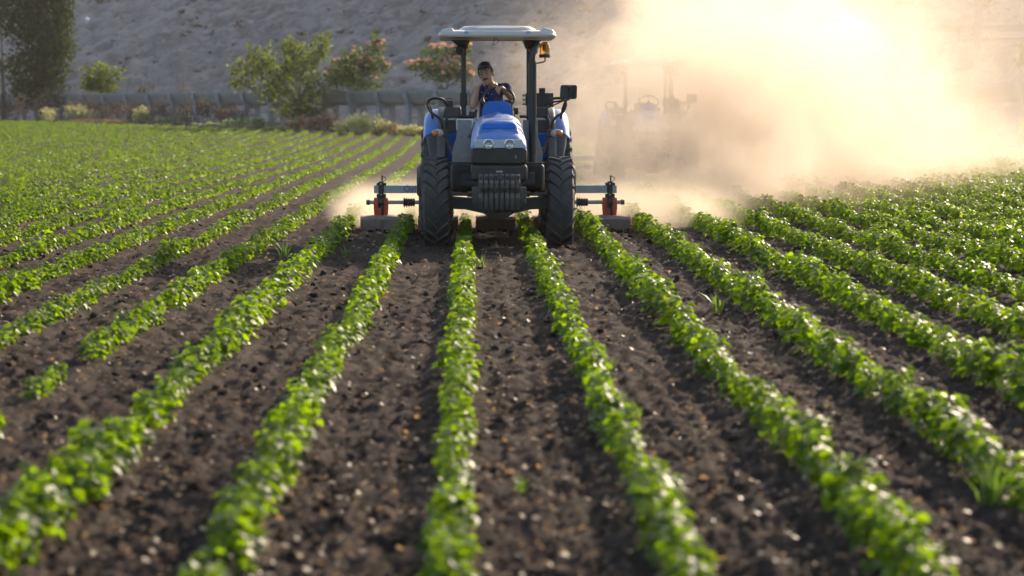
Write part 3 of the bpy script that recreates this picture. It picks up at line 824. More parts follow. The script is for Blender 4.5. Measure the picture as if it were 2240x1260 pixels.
def make_wheel(parent, x, y, rad, wid, nl, alpha, lug_h, lug_w, side, rim_r, hub_out):
    wh = empty('wheel'); wh.parent = parent; wh.location = (x, y, rad)
    ca = rad - lug_h; hw = wid / 2
    prof = [(rim_r, -hw * .72), (rim_r + .03, -hw * .86), ((rim_r + ca) / 2, -hw * .99), (ca - .07, -hw * .97), (ca - .02, -hw * .86), (ca, -hw * .55), (ca + .004, 0), (ca, hw * .55), (ca - .02, hw * .86), (ca - .07, hw * .97), ((rim_r + ca) / 2, hw * .99), (rim_r + .03, hw * .86), (rim_r, hw * .72)]
    b = MB(); b.lathe(prof, (0, 0, 0), 'x', 56, caps=False)
    def crown(tt): return ca + .004 - .020 * max(0, (tt - .55) / .31) ** 2 if tt < .86 else ca - .02 - (tt - .86) * .6
    for sgn in (-1, 1):
        for k in range(nl):
            th0 = 2 * math.pi * (k + (.5 if sgn > 0 else 0)) / nl
            rings = []
            for tt in (-.06, .15, .4, .65, .85, .97, 1.03):
                th = th0 + alpha * (max(tt, 0) ** .8) - (alpha * .1 if tt < 0 else 0)
                rb = crown(max(tt, 0)) - .012; rt_ = (rad if tt < .9 else rad - .025 - (tt - .9) * .35) - .004 * tt
                dw = lug_w / 2 * (1.0 if tt > .1 else .85) / rad; xx = sgn * hw * tt
                xb = sgn * hw * min(tt, .985)
                ring = []
                for (rr, da, xq) in ((rb, -dw * 1.35, xb), (rt_, -dw * .8, xx), (rt_, dw * .8, xx), (rb, dw * 1.35, xb)):
                    ring.append((xq, -rr * math.cos(th + da), rr * math.sin(th + da)))
                rings.append(ring)
            b.loft(rings)
    ty = b.build('tyre', M['rubber'], wh, smooth=28)
    q = MB(); s = side
    q.lathe([(rim_r + .015, -hw * .7), (rim_r - .02, -hw * .6), (rim_r - .05, -hw * .2), (rim_r - .05, hw * .2), (rim_r - .02, hw * .6), (rim_r + .015, hw * .7)], (0, 0, 0), 'x', 40, caps=False)
    q.lathe([(rim_r - .05, s * hw * .15), (.16, s * hw * .35), (.15, s * hw * .35 + s * .02), (.02, s * hw * .35 + s * .02)], (0, 0, 0), 'x', 32)
    q.build('rim', M['rim'], wh)
    q = MB(); hr_ = .17 if rad < .7 else .23
    q.lathe([(.05, s * .02), (hr_, s * .02), (hr_, s * (hw + hub_out) * .85), (hr_ * .85, s * (hw + hub_out)), (.02, s * (hw + hub_out))], (0, 0, 0), 'x', 28); q.build('hub', M['iron'], wh)
    return wh

def arch(parent, name, mt, x0, x1, a0, a1, rad, thick, yc, zc, rnd=.08, n=14, x1e=None, bev=0):
    """mudguard piece: shell swept round the wheel centre from angle a0 (front) to a1 (rear)"""
    b = MB(); rings = []
    s = 1 if x1 > x0 else -1
    for i in range(n + 1):
        t_ = i / n; a = R(a0 + (a1 - a0) * t_)
        xo = x1 if x1e is None else x1e + (x1 - x1e) * min(1, t_ * 1.0) ** .7
        w_ = abs(xo - x0)
        prof = [(x0, rad - thick), (x0, rad)]
        for k in range(6):
            e = k / 5 * math.pi / 2
            prof.append((xo - s * rnd + s * rnd * math.sin(e), rad - rnd + rnd * math.cos(e)))
        prof += [(xo, rad - rnd - thick), (xo - s * thick, rad - rnd - thick)]
        for k in range(5, -1, -1):
            e = k / 5 * math.pi / 2; r2 = max(rnd - thick, .01)
            prof.append((xo - s * rnd + s * r2 * math.sin(e), rad - rnd + r2 * math.cos(e)))
        rings.append([(x, yc - r_ * math.cos(a), zc + r_ * math.sin(a)) for x, r_ in prof])
    b.loft(rings)
    return b.build(name, mt, parent, bevel=bev, smooth=50)

def make_tractor(loc):
    T = empty('tractor', loc)
    # wheels
    for s in (-1, 1):
        make_wheel(T, s * .79, 0, .585, .335, 21, .30, .036, .040, s, .32, .02)
        make_wheel(T, s * .815, 2.3, .775, .43, 22, .30, .040, .055, s, .44, .07)
    # ---- hood
    st = [(-.735, .315, 1.375, .12), (-.72, .332, 1.40, .15), (-.66, .345, 1.445, .18), (-.5, .352, 1.515, .20), (-.2, .355, 1.575, .22), (.2, .352, 1.63, .23), (.6, .342, 1.69, .23), (.9, .325, 1.742, .22), (.98, .30, 1.745, .20)]
    def hood_ring(y, w_, zt, rn, n=9, zb=None):
        zb = 1.285 if zb is None else zb
        pts = [(-w_, y, zb)]
        for i in range(n + 1):
            e = math.pi / 2 * i / n; pts.append((-w_ + rn * (1 - math.cos(e)) * 1.15, y, zt - .03 - rn + rn * math.sin(e) * 1.0))
        pts.append((0, y, zt))
        for i in range(n, -1, -1):
            e = math.pi / 2 * i / n; pts.append((w_ - rn * (1 - math.cos(e)) * 1.15, y, zt - .03 - rn + rn * math.sin(e) * 1.0))
        pts.append((w_, y, zb)); return pts
    def rn_fix(zt, rn): return min(rn, zt - .03 - 1.29)
    b = MB(); b.loft([hood_ring(y, w_, zt, rn_fix(zt, rn)) for y, w_, zt, rn in st]); hood = b.build('hood', M['blue_dusty'], T, smooth=40)
    def hood_z(x, y):
        for (y0, w0, z0, r0), (y1, w1, z1, r1) in zip(st, st[1:]):
            if y0 <= y <= y1:
                k_ = (y - y0) / (y1 - y0); zt = z0 + (z1 - z0) * k_; w_ = w0 + (w1 - w0) * k_; rn = r0 + (r1 - r0) * k_
                flat = w_ - rn * 1.15; return zt - .03 * min(1, abs(x) / flat)
    b = MB(); rings = []
    for y, up, hw_ in ((-.47, .0, .235), (-.45, .012, .238), (-.395, .085, .232), (-.36, .092, .228), (-.1, .062, .225), (.2, .03, .215), (.5, -.004, .20)):
        z = hood_z(0, y) - .012; rings.append([(-hw_ - .03, y, z - .08)] + [(hw_ * e, y, z + up * (1 - abs(e) ** 6 * .35) + .010 * (1 - e * e) - .012) for e in np.linspace(-1, 1, 15)] + [(hw_ + .03, y, z - .08)])
    b.loft(rings); b.build('hood_bulge', M['blue_dusty'], hood, smooth=60)
    z0, z1 = hood_z(0, -.45) + .008, hood_z(0, -.40) + .058
    b = MB(); pf = [(-.205, 0), (-.215, .2), (-.212, .75), (-.18, 1.0), (.18, 1.0), (.212, .75), (.215, .2), (.205, 0)]
    b.loft([[(x, -.458 + .056 * k_, z0 + (z1 - z0) * k_) for x, k_ in pf], [(x, -.43 + .056 * k_, z0 - .01 + (z1 - z0) * k_) for x, k_ in pf]]); b.build('hood_scoop', M['blue_deep'], hood, smooth=25)
    b = MB(); b.bx(-.352, -.340, -.5, .9, .98, 1.29); b.bx(.340, .352, -.5, .9, .98, 1.29); 
    for s in (-1, 1):
        q = MB(); q.bx(s * .335, s * .352, -.45, .9, .97, 1.287); q.build('side_panel', M['dark_grey'], T, bevel=.004)
    # headlight band, lamps, grille
    b = MB(); b.loft([[(-.315, -.70, 1.290), (.315, -.70, 1.290), (.300, -.70, 1.40), (-.300, -.70, 1.40)][::1], [(-.315, -.752, 1.290), (.315, -.752, 1.290), (.295, -.745, 1.385), (-.295, -.745, 1.385)]]); band = b.build('headlight_band', M['grey_band'], T, bevel=.006)
    for s in (-1, 1):
        h = MB(); h.lathe([(.064, -.750), (.064, -.758), (.058, -.759), (.052, -.752), (.03, -.7505), (.01, -.7503)], (s * .132, 0, 1.337), 'y', 28); hl = h.build('headlight', M['chrome'], T)
        h = MB(); h.lathe([(.057, -.757), (.045, -.763), (.025, -.766), (.004, -.767)], (s * .132, 0, 1.337), 'y', 28); h.build('lens', M['lens'], hl)
        h = MB(); h.ball((s * .132, -.755, 1.337), (.014, .004, .014), 12, 8); h.build('bulb', M['chrome'], hl)
    b = MB(); b.bx(-.352, .352, -.745, -.3, 1.082, 1.286); gri = b.build('grille', M['black'], T, bevel=.035, seg=3)
    b = MB(); b.bx(-.356, .356, -.75, -.3, .872, 1.078); bum = b.build('lower_grille', M['black'], T, bevel=.04, seg=3)
    for i in range(9):
        q = MB(); z = 1.105 + i * .0195; q.bx(-.285, .285, -.752, -.746, z, z + .009); q.build('grille_bar', M['black'], gri)
    for i in range(6):
        q = MB(); z = .915 + i * .0225; q.bx(-.27, .27, -.757, -.751, z, z + .010); q.build('grille_bar', M['black'], bum)
    q = MB(); q.bx(-.035, .045, -.764, -.758, .985, 1.005); q.build('badge', M['ledge'], bum)
    q = MB(); q.bx(.205, .215, -.758, -.752, 1.16, 1.20); q.build('badge', M['ledge'], gri)
    # front weights
    b = MB(); b.bx(-.34, .34, -.93, -.55, .60, .80); b.bx(-.29, .29, -1.0, -.9, .62, .78); wb = b.build('weight_bracket', M['iron'], T, bevel=.01)
    for i in range(8):
        x = -.262 + (i + .5) * .0655; wh_ = .0275
        q = MB()
        pf = [(-.96, .97), (-1.0, .972), (-1.03, .955), (-1.035, .905), (-1.06, .89), (-1.085, .86), (-1.085, .80), (-1.06, .765), (-1.04, .74), (-1.06, .705), (-1.09, .68), (-1.085, .60), (-1.05, .53), (-1.0, .495), (-.90, .50), (-.88, .62), (-.90, .84), (-.96, .86)]
        q.loft([[(x - wh_, y, z) for y, z in pf], [(x + wh_, y, z) for y, z in pf]])
        wo = q.build('front_weight', M['iron'], T, bevel=.010, smooth=25)
        q = MB(); q.bx(x - .014, x + .014, -1.050, -1.028, .90, .945); q.build('grip_slot', M['rubber'], wo)
    q = MB(); q.cyl((0, -1.05, .90), (0, -1.05, .985), .028, n=14); q.cyl((0, -1.05, .985), (0, -1.05, 1.0), .018, n=12); q.build('hitch_pin', M['iron'], T)
    # axle, frame, engine
    b = MB()
    b.loft([[(x, -.12, z0), (x, .12, z0), (x, .10, z1), (x, -.10, z1)] for x, z0, z1 in ((-.66, .50, .66), (-.42, .49, .64), (-.2, .44, .64), (-.09, .38, .64), (.09, .38, .64), (.2, .44, .64), (.42, .49, .64), (.66, .50, .66))]); b.build('front_axle', M['iron'], T, bevel=.015)
    for s in (-1, 1):
        q = MB(); q.cyl((s * .60, 0, .585), (s * .74, 0, .585), .17, .14, 24); q.build('axle_end', M['iron'], T)
        q = MB(); q.cyl((s * .17, -.2, .69), (s * .66, -.2, .69), .022, n=12); q.cyl((s * .17, -.2, .69), (s * .40, -.2, .69), .036, n=12); q.build('steering_rod', M['iron'], T)
    b = MB(); b.bx(-.30, .30, -.55, .2, .62, 1.02); b.bx(-.24, .24, .2, 2.5, .45, 1.05); b.bx(-.13, .13, -.6, -.2, .5, .66); b.build('engine_block', M['black'], T, bevel=.02)
    for s in (-1, 1):
        q = MB(); q.bx(s * .34, s * .62, .75, 1.25, .68, 1.05) ; q.build('side_tank', M['black'], T, bevel=.05, seg=3)
        q = MB(); q.cyl((s * .48, .45, .80), (s * .30, .45, .80), .15, .15, 26); q.build('filter_housing', M['black_metal'], T)
        q = MB(); q.bx(s * .36, s * .60, .60, .68, 1.05, 1.075); q.bx(s * .28, s * .66, .9, 1.9, 1.04, 1.07); q.build('platform', M['black_metal'], T, bevel=.006)
        for k_ in range(2):
            q = MB(); q.bx(s * .45, s * .66, 1.15, 1.4, .56 + .26 * k_, .585 + .26 * k_); q.build('step', M['black_metal'], T)
    b = MB(); b.cyl((-.75, 2.3, .775), (.75, 2.3, .775), .14, n=20); b.bx(-.28, .28, 1.8, 2.75, .55, 1.15); b.build('rear_axle', M['black'], T, bevel=.02)
    # ---- fenders and cab floor
    for s in (-1, 1):
        arch(T, 'fender', M['blue'], s * .80, s * 1.0, 43, 150, 1.0, .02, 2.3, .775, rnd=.17)
        arch(T, 'fender_trim', M['grey_plastic'], s * .70, s * .806, 20, 150, 1.03, .03, 2.3, .775, rnd=.04)
        arch(T, 'mudguard', M['dark_grey'], s * .69, s * .96, -6, 44, .965, .02, 2.3, .775, rnd=.06, x1e=s * .80)
        q = MB(); q.loft([[(s * .47, 1.62, 1.655), (s * .735, 1.62, 1.655), (s * .70, 1.64, 1.80), (s * .49, 1.64, 1.80)], [(s * .47, 2.8, 1.655), (s * .735, 2.8, 1.655), (s * .70, 2.8, 1.80), (s * .49, 2.8, 1.80)]]); q.build('side_console', M['black'], T, bevel=.02)
        q = MB(); q.bx(s * .44, s * .72, 1.50, 1.75, 1.625, 1.650); q.build('console_ledge', M['ledge'], T, bevel=.006)
        q = MB(); q.bx(s * .47, s * .72, 1.50, 2.9, 1.45, 1.62); q.build('console_base', M['dark_grey'], T, bevel=.01)
        q = MB(); q.loft([[(s * .50, 1.52, 1.08), (s * .66, 1.46, 1.08), (s * .685, 1.42, 1.45), (s * .48, 1.50, 1.45)], [(s * .50, 2.9, 1.08), (s * .66, 2.9, 1.08), (s * .685, 2.9, 1.45), (s * .48, 2.9, 1.45)]]); q.build('fender_wall', M['blue_deep'], T, bevel=.02)
        q = MB(); q.bx(s * .675, s * .70, 1.36, 1.42, 1.05, 1.64); q.build('fender_post', M['black'], T, bevel=.006)
        # front splash shield beside the hood
        q = MB(); pf = [(s * .34, 1.04), (s * .60, 1.06), (s * .60, 1.20), (s * .57, 1.32), (s * .54, 1.40), (s * .535, 1.63), (s * .34, 1.63)]
        q.loft([[(x, 1.02, z) for x, z in pf], [(x, 1.045, z) for x, z in pf]]); q.build('splash_shield', M['panel'], T, bevel=.004)
        # lamp frame
        q = MB(); q.tube(arc([(s * .30, 1.18, 1.672), (s * .60, 1.18, 1.672), (s * .665, 1.18, 1.655), (s * .690, 1.18, 1.60), (s * .692, 1.18, 1.50), (s * .685, 1.18, 1.40), (s * .62, 1.12, 1.24), (s * .535, 1.05, 1.05)], 5), .019, 10); q.build('lamp_frame', M['black_metal'], T)
        q = MB(); q.bx(s * .655, s * .73, 1.14, 1.21, 1.40, 1.50); q.build('lamp_bracket', M['black'], T, bevel=.008)
        q = MB(); q.ball((s * .79, 1.16, 1.45), (.085, .05, .056), 24, 14); lm = q.build('turn_signal', M['clear'], T)
        q = MB(); q.ball((s * .825, 1.135, 1.45), (.050, .045, .048), 20, 12); q.build('amber_lens', M['orange'], lm)
        q = MB(); q.tube([(s * .625, 1.105, 1.26), (s * .555, 1.06, 1.10)], .03, 10); q.build('damper', M['black'], T)
        # grab rail over the fender
        q = MB()
        q.tube(arc([(s * .735, 1.38, 1.50), (s * .745, 1.38, 1.58), (s * .79, 1.40, 1.66), (s * .88, 1.42, 1.72), (s * .925, 1.45, 1.80), (s * .935, 1.50, 1.86), (s * .90, 1.56, 1.905), (s * .82, 1.62, 1.92), (s * .73, 1.70, 1.90), (s * .68, 1.76, 1.84)], 5), .018, 10)
        q.tube(arc([(s * .925, 1.50, 1.87), (s * .895, 1.56, 1.78), (s * .865, 1.62, 1.64)], 4), .017, 8); q.build('grab_rail', M['black_metal'], T)
        # roof post
        q = MB(); q.bx(s * .415, s * .485, 2.05, 2.13, 1.07, 2.66); po = q.build('roof_post', M['black_metal'], T, bevel=.008)
        q = MB(); q.bx(s * .40, s * .50, 2.03, 2.15, 1.82, 1.99); q.build('post_clamp', M['black_metal'], po, bevel=.006)
        for z in (1.84, 1.90, 1.96):
            q = MB(); q.cyl((s * .38 , 2.05, z), (s * .36, 2.05, z), .018, n=8); q.cyl((s * .40, 2.05, z), (s * .36, 2.05, z), .010, n=8); q.build('bolt', M['shaft'], po)
        q = MB(); q.loft([[(s * .40, 2.03, 2.60), (s * .49, 2.03, 2.60), (s * .49, 2.15, 2.60), (s * .40, 2.15, 2.60)], [(s * .30 if False else s * .36, 1.75, 2.71), (s * .62, 1.75, 2.71), (s * .62, 2.35, 2.71), (s * .36, 2.35, 2.71)]]); q.build('roof_bracket', M['black_metal'], T, bevel=.006)
        q = MB(); q.lathe([(.02, -.05), (.055, -.045), (.065, 0), (.06, .05), (.02, .07)], (s * .505, 1.98, 2.57), 'y', 20); q.build('work_lamp', M['black'], T)
    # dashboard, cowl, steering wheel
    b = MB(); b.loft([[(x, y, z) for x, z in [(-.205, 1.60), (-.20, 1.76), (-.17, 1.84), (-.12, 1.875), (0, 1.885), (.12, 1.875), (.17, 1.84), (.20, 1.76), (.205, 1.60)]] for y in (1.05, 1.08)] + [[(x * .85, 1.30, z - .02) for x, z in [(-.205, 1.60), (-.20, 1.76), (-.17, 1.84), (-.12, 1.875), (0, 1.885), (.12, 1.875), (.17, 1.84), (.20, 1.76), (.205, 1.60)]]]); b.build('instrument_cowl', M['blue_deep'], T, bevel=.006)
    b = MB(); b.bx(-.22, .22, 1.0, 1.3, 1.07, 1.66); b.build('dashboard', M['black'], T, bevel=.02)
    SW = Vector((.02, 1.42, 1.915)); tilt = Euler((R(42), 0, 0)).to_matrix()
    ringp = [SW + tilt @ Vector((.212 * math.cos(a), .212 * math.sin(a), 0)) for a in np.linspace(0, 2 * math.pi, 41)[:-1]]
    b = MB(); b.tube(ringp, .017, 10, closed=True)
    for a in (90, 215, 325):
        b.tube([SW + tilt @ Vector((.03 * math.cos(R(a)), .03 * math.sin(R(a)), -.03)), SW + tilt @ Vector((.21 * math.cos(R(a)), .21 * math.sin(R(a)), 0))], .012, 8)
    b.cyl(SW + tilt @ Vector((0, 0, -.06)), SW + tilt @ Vector((0, 0, -.01)), .045, n=16); b.cyl(SW + tilt @ Vector((0, 0, -.05)), Vector((.02, 1.20, 1.70)), .03, n=10); b.build('steering_wheel', M['black'], T, smooth=45)
    for x, h_ in ((-.28, 1.78), (.24, 1.80), (-.36, 1.74)):
        q = MB(); q.tube([(x, 1.5, 1.2), (x, 1.48, h_ - .05)], .008, 6); q.ball((x, 1.48, h_ - .03), (.02, .02, .03), 10, 8); q.build('lever', M['black'], T)
    q = MB(); q.bx(.235, .29, 1.5, 1.56, 1.70, 1.79); q.build('control_box', M['black'], T, bevel=.006)
    b = MB(); b.bx(-.25, .25, 1.72, 2.2, 1.36, 1.46); b.loft([[(-.24, 2.2, 1.42), (.24, 2.2, 1.42), (.24, 2.3, 1.42), (-.24, 2.3, 1.42)], [(-.23, 2.3, 1.90), (.23, 2.3, 1.90), (.23, 2.37, 1.90), (-.23, 2.37, 1.90)]]); b.bx(-.2, .2, 1.8, 2.2, 1.07, 1.36); b.build('seat', M['seat'], T, bevel=.04, seg=3)
    q = MB(); q.bx(-.36, -.28, 1.62, 2.1, 1.66, 1.74); q.build('armrest', M['seat'], T, bevel=.02)
    q = MB(); q.bx(-.36, .36, .9, 2.3, 1.04, 1.068); q.build('cab_floor', M['black'], T)
    # exhaust
    b = MB(); b.tube(arc([(.40, .80, 1.02), (.44, .84, 1.0), (.466, .88, 1.06), (.468, .9, 1.16), (.468, .9, 1.3)], 5), .052, 14); b.build('exhaust_elbow', M['black_metal'], T)
    b = MB(); b.cyl((.464, .9, 1.22), (.464, .9, 2.40), .050, n=18); b.cyl((.464, .9, 1.70), (.464, .9, 2.37), .055, n=18); ex = b.build('exhaust_pipe', M['black_metal'], T)
    b = MB(); b.tube(arc([(.464, .9, 2.38), (.466, .9, 2.48), (.488, .92, 2.56), (.525, .98, 2.615), (.54, 1.0, 2.63)], 5), .040, 14, caps=False); b.build('exhaust_tip', M['black_metal'], ex)
    # canopy roof
    def rr(w_, l0, l1, z, rad, n=6):
        pts = []
        for (sx, sy) in ((1, 1), (-1, 1), (-1, -1), (1, -1)):
            cx = sx * (w_ - rad); cyy = (l1 - rad) if sy > 0 else (l0 + rad)
            a0 = {(1, 1): 0, (-1, 1): 90, (-1, -1): 180, (1, -1): 270}[(sx, sy)]
            for k_ in range(n + 1):
                a = R(a0 + 90 * k_ / n); pts.append((cx + rad * math.cos(a), cyy + rad * math.sin(a), z))
        return pts
    Z0 = 2.725
    b = MB(); b.loft([rr(.70, .95, 2.75, Z0 + .015, .15), rr(.775, .88, 2.82, Z0, .2), rr(.785, .87, 2.83, Z0 + .025, .2), rr(.765, .89, 2.81, Z0 + .070, .2), rr(.60, 1.02, 2.68, Z0 + .095, .2)]); roof = b.build('canopy_roof', M['cream'], T, smooth=30)
    b = MB(); b.loft([rr(.52, .98, 2.7, Z0 + .085, .22), rr(.50, 1.0, 2.68, Z0 + .115, .22), rr(.44, 1.08, 2.6, Z0 + .150, .22), rr(.25, 1.3, 2.4, Z0 + .160, .2)]); b.build('roof_dome', M['cream'], roof, smooth=30)
    for s in (-1, 1):
        q = MB(); q.loft([[(s * .55, .93, Z0 + .055), (s * .755, .96, Z0 + .055), (s * .74, 1.0, Z0 + .10), (s * .60, 1.0, Z0 + .128)], [(s * .55, 2.6, Z0 + .055), (s * .755, 2.6, Z0 + .055), (s * .73, 2.6, Z0 + .11), (s * .60, 2.6, Z0 + .13)]]); q.build('roof_shoulder', M['cream'], roof, bevel=.02)
        q = MB(); q.bx(s * .385, s * .435, .862, .90, Z0 + .045, Z0 + .075); q.build('roof_clip', M['grey_band'], roof, bevel=.006)
    q = MB(); q.tube(arc([(-.03, 1.3, Z0 + .01), (-.035, 1.3, Z0 - .04), (-.06, 1.3, Z0 - .10), (-.02, 1.3, Z0 - .085), (.02, 1.3, Z0 - .05), (-.005, 1.3, Z0 + .01)], 4), .005, 6); q.build('hanging_cord', M['black'], T)
    # beacon
    bc = Vector((.655, 1.75, 0))
    q = MB(); q.tube(arc([(.47, 2.05, 2.40), (.56, 1.95, 2.40), (.655, 1.75, 2.42), (.655, 1.75, 2.47)], 4), .010, 8); q.lathe([(.075, 2.47), (.080, 2.48), (.074, 2.515), (.02, 2.52)], bc, 'z', 24); be = q.build('beacon', M['black'], T)
    q = MB(); q.lathe([(.070, 2.518), (.069, 2.60), (.060, 2.65), (.035, 2.678), (.004, 2.684)], bc, 'z', 28, caps=False); lz = q.build('beacon_lens', M['amber'], be)
    q = MB(); q.ball(bc + Vector((0, 0, 2.60)), (.022, .022, .05), 12, 10); q.build('bulb', M['orange'], be)
    # mirrors
    q = MB(); q.bx(-.555, -.305, 1.06, 1.085, 1.485, 1.655); mo = q.build('mirror', M['black'], T, bevel=.01)
    q = MB(); q.bx(-.545, -.315, 1.052, 1.059, 1.495, 1.645); q.build('mirror_face', M['mirror'], mo)
    q = MB(); q.tube([(-.30, 1.03, 1.60), (-.34, 1.0, 1.45), (-.37, 1.0, 1.39)], [.012, .016, .03], 10); q.build('mirror_arm', M['black'], mo)
    q = MB(); q.loft([[(x, 1.26, z) for x, z in [(.84, 1.93), (.855, 1.905), (1.055, 1.905), (1.07, 1.925), (1.075, 2.075), (1.06, 2.095), (.865, 2.095), (.85, 2.08)]], [(x * .97 + .029, 1.32, z) for x, z in [(.84, 1.93), (.855, 1.905), (1.055, 1.905), (1.07, 1.925), (1.075, 2.075), (1.06, 2.095), (.865, 2.095), (.85, 2.08)]]]); mo = q.build('mirror', M['black'], T, bevel=.012)
    q = MB(); q.tube(arc([(.97, 1.24, 2.06), (.985, 1.23, 2.03), (.985, 1.23, 1.95), (.955, 1.22, 1.90), (.88, 1.21, 1.885), (.74, 1.20, 1.865), (.685, 1.19, 1.84), (.668, 1.18, 1.76), (.665, 1.18, 1.66)], 5), .013, 8); q.tube([(.89, 1.21, 1.885), (.68, 1.19, 1.79)], .009, 8); q.cyl((.665, 1.18, 1.64), (.665, 1.18, 1.74), .026, n=12); q.ball((.97, 1.24, 2.06), .022, 10, 8); q.build('mirror_arm', M['black_metal'], mo)
    # lever box on the left console, plate on the right one
    q = MB(); q.bx(-.70, -.60, 2.3, 2.4, 1.80, 1.885); q.tube([(-.69, 2.35, 1.885), (-.69, 2.35, 1.915), (-.61, 2.35, 1.915), (-.61, 2.35, 1.885)], .008, 6); q.build('switch_box', M['black'], T, bevel=.008)
    q = MB(); q.bx(.50, .80, 2.45, 2.49, 1.78, 1.995); q.bx(.60, .685, 2.45, 2.49, 1.995, 2.065); q.build('rear_plate', M['black_metal'], T, bevel=.004)
    # linkage to the implement
    for s in (-1, 1):
        q = MB(); q.tube([(s * .3, 2.5, .62), (s * .38, 3.15, .55)], .03, 8); q.build('lift_arm', M['black_metal'], T)
    return T

tractor = make_tractor((TX, TY, TZ))
tag(tractor, 'blue open cab tractor with cream canopy driving through the rows, clear of the dust', 'tractor', 'tractors cultivating the field')

# ------------------------------------------------------------------ row cultivator behind the tractor
def make_cultivator(loc):
    C = empty('row_cultivator', loc)
    q = MB(); q.bx(-1.74, 1.74, -.056, .056, .565, .677); bar = q.build('toolbar', M['steel'], C, bevel=.006)
    q = MB(); q.cyl((-1.80, -.06, .435), (1.80, -.06, .435), .028, n=14); sh = q.build('drive_shaft', M['shaft'], C)
    for x in (-1.24, 1.24):
        q = MB(); pf = []
        for i in range(5):
            pf += [(.05, x - .08 + i * .035), (.085 - i * .006, x - .07 + i * .035), (.05, x - .055 + i * .035)]
        q.lathe(pf, (0, -.06, .435), 'x', 20); q.build('shaft_boot', M['rubber'], sh)
    for s in (-1, 1):
        q = MB(); q.cyl((s * 1.80, -.06, .435), (s * 1.85, -.06, .435), .042, .034, 14); q.build('shaft_cap', M['iron'], sh)
    q = MB(); q.bx(-.14, .14, -.35, .1, .34, .58); q.build('gearbox', M['iron'], C, bevel=.02)
    q = MB(); q.tube([(-.38, -.05, .56), (-.1, .0, 1.0), (.1, 0, 1.0), (.38, -.05, .56)], .03, 8); q.build('hitch_frame', M['iron'], C)
    for s in (-1, 1):
        q = MB(); q.bx(s * 1.0, s * 1.10, -.13, .10, .22, .60); q.build('gear_case', M['iron'], C, bevel=.03)
    for i, x in enumerate((-1.64, -.82, 0, .82, 1.64)):
        u = empty('row_unit'); u.parent = C; u.location = (x, 0, 0)
        q = MB(); q.loft([[(-.10, -.11, .50), (.10, -.11, .50), (.10, .07, .50), (-.10, .07, .50)], [(-.105, -.11, .36), (.105, -.11, .36), (.105, .07, .36), (-.105, .07, .36)], [(-.095, -.10, .25), (.095, -.10, .25), (.095, .06, .25), (-.095, .06, .25)], [(-.04, -.07, .175), (.04, -.07, .175), (.04, .04, .175), (-.04, .04, .175)]])
        q.build('leg', M['red'], u, bevel=.008)
        q = MB(); q.lathe([(.02, -.045), (.085, -.04), (.085, .04), (.02, .045)], (0, -.10, .44), 'x', 22); q.v = [(a, -.10 + (b_ + .10) * .5, c) for a, b_, c in q.v]; q.build('chain_cover', M['black_metal'], u)
        q = MB(); q.bx(-.035, .04, -.085, -.06, .50, .735); q.bx(-.06, .075, -.08, .08, .68, .715); q.bx(-.06, .07, -.085, .08, .50, .555); q.build('clamp', M['black'], u, bevel=.005)
        for zb_ in (.70, .545):
            q = MB(); q.cyl((0, -.10, zb_), (0, -.085, zb_), .014, n=10); q.build('bolt', M['shaft'], u)
        q = MB(); q.cyl((.015, -.02, .70), (.015, -.02, .82), .012, n=8); q.tube(arc([(.02, 0, .72), (.07, 0, .76), (.05, 0, .80), (.02, 0, .79)], 4), .006, 6); q.build('adjuster', M['iron'], u)
        q = MB(); q.bx(.005, .04, -.135, -.115, .12, .50); q.build('strut', M['black_metal'], u, bevel=.004)
        b = MB(); b.loft([[(-.27, y, z) for y, z in [(-.31, -.02), (-.29, .195), (-.22, .232), (.16, .232), (.30, .10), (.33, .02)]], [(-.06, y, z) for y, z in [(-.315, -.02), (-.30, .205), (-.22, .252), (.16, .252), (.30, .10), (.33, .02)]], [(.06, y, z) for y, z in [(-.315, -.02), (-.30, .205), (-.22, .252), (.16, .252), (.30, .10), (.33, .02)]], [(.27, y, z) for y, z in [(-.31, -.02), (-.29, .195), (-.22, .232), (.16, .232), (.30, .10), (.33, .02)]]])
        hd = b.build('rotor_hood', M['hood_grey'], u, smooth=25)
        b = MB(); b.loft([[(-.27, -.315, -.04), (.27, -.315, -.04), (.27, -.312, .03), (-.27, -.312, .03)], [(-.27, -.34, -.07), (.27, -.34, -.07), (.27, -.322, .03), (-.27, -.322, .03)]]); b.build('rubber_flap', M['rubber'], hd)
        q = MB(); q.bx(-.02, .025, -.335, -.305, .02, .19); q.build('hood_rib', M['hood_grey'], hd, bevel=.004)
        for s in (-1, 1):
            q = MB(); q.loft([[(s * .272, y, z) for y, z in [(-.325, -.04), (-.303, .20), (-.22, .242), (.16, .242), (.31, .11), (.34, -.02)]], [(s * .285, y, z) for y, z in [(-.325, -.04), (-.303, .20), (-.22, .242), (.16, .242), (.31, .11), (.34, -.02)]]]); q.build('side_plate', M['red'], hd)
        for k_ in range(6):
            a = k_ * math.pi / 3
            q = MB(); q.tube([(0, 0, .06), (0, .13 * math.cos(a), .06 + .13 * math.sin(a)), (.07 * (1 if k_ % 2 else -1), .15 * math.cos(a + .3), .06 + .15 * math.sin(a + .3))], .012, 6); q.build('tine', M['iron'], u)
    return C
CY = TY + 3.25
cult = make_cultivator((TX, CY, -.01))
tag(cult, 'row cultivator with grey steel toolbar and orange legs behind the clear blue tractor', 'cultivator', 'cultivators drawn by the tractors')
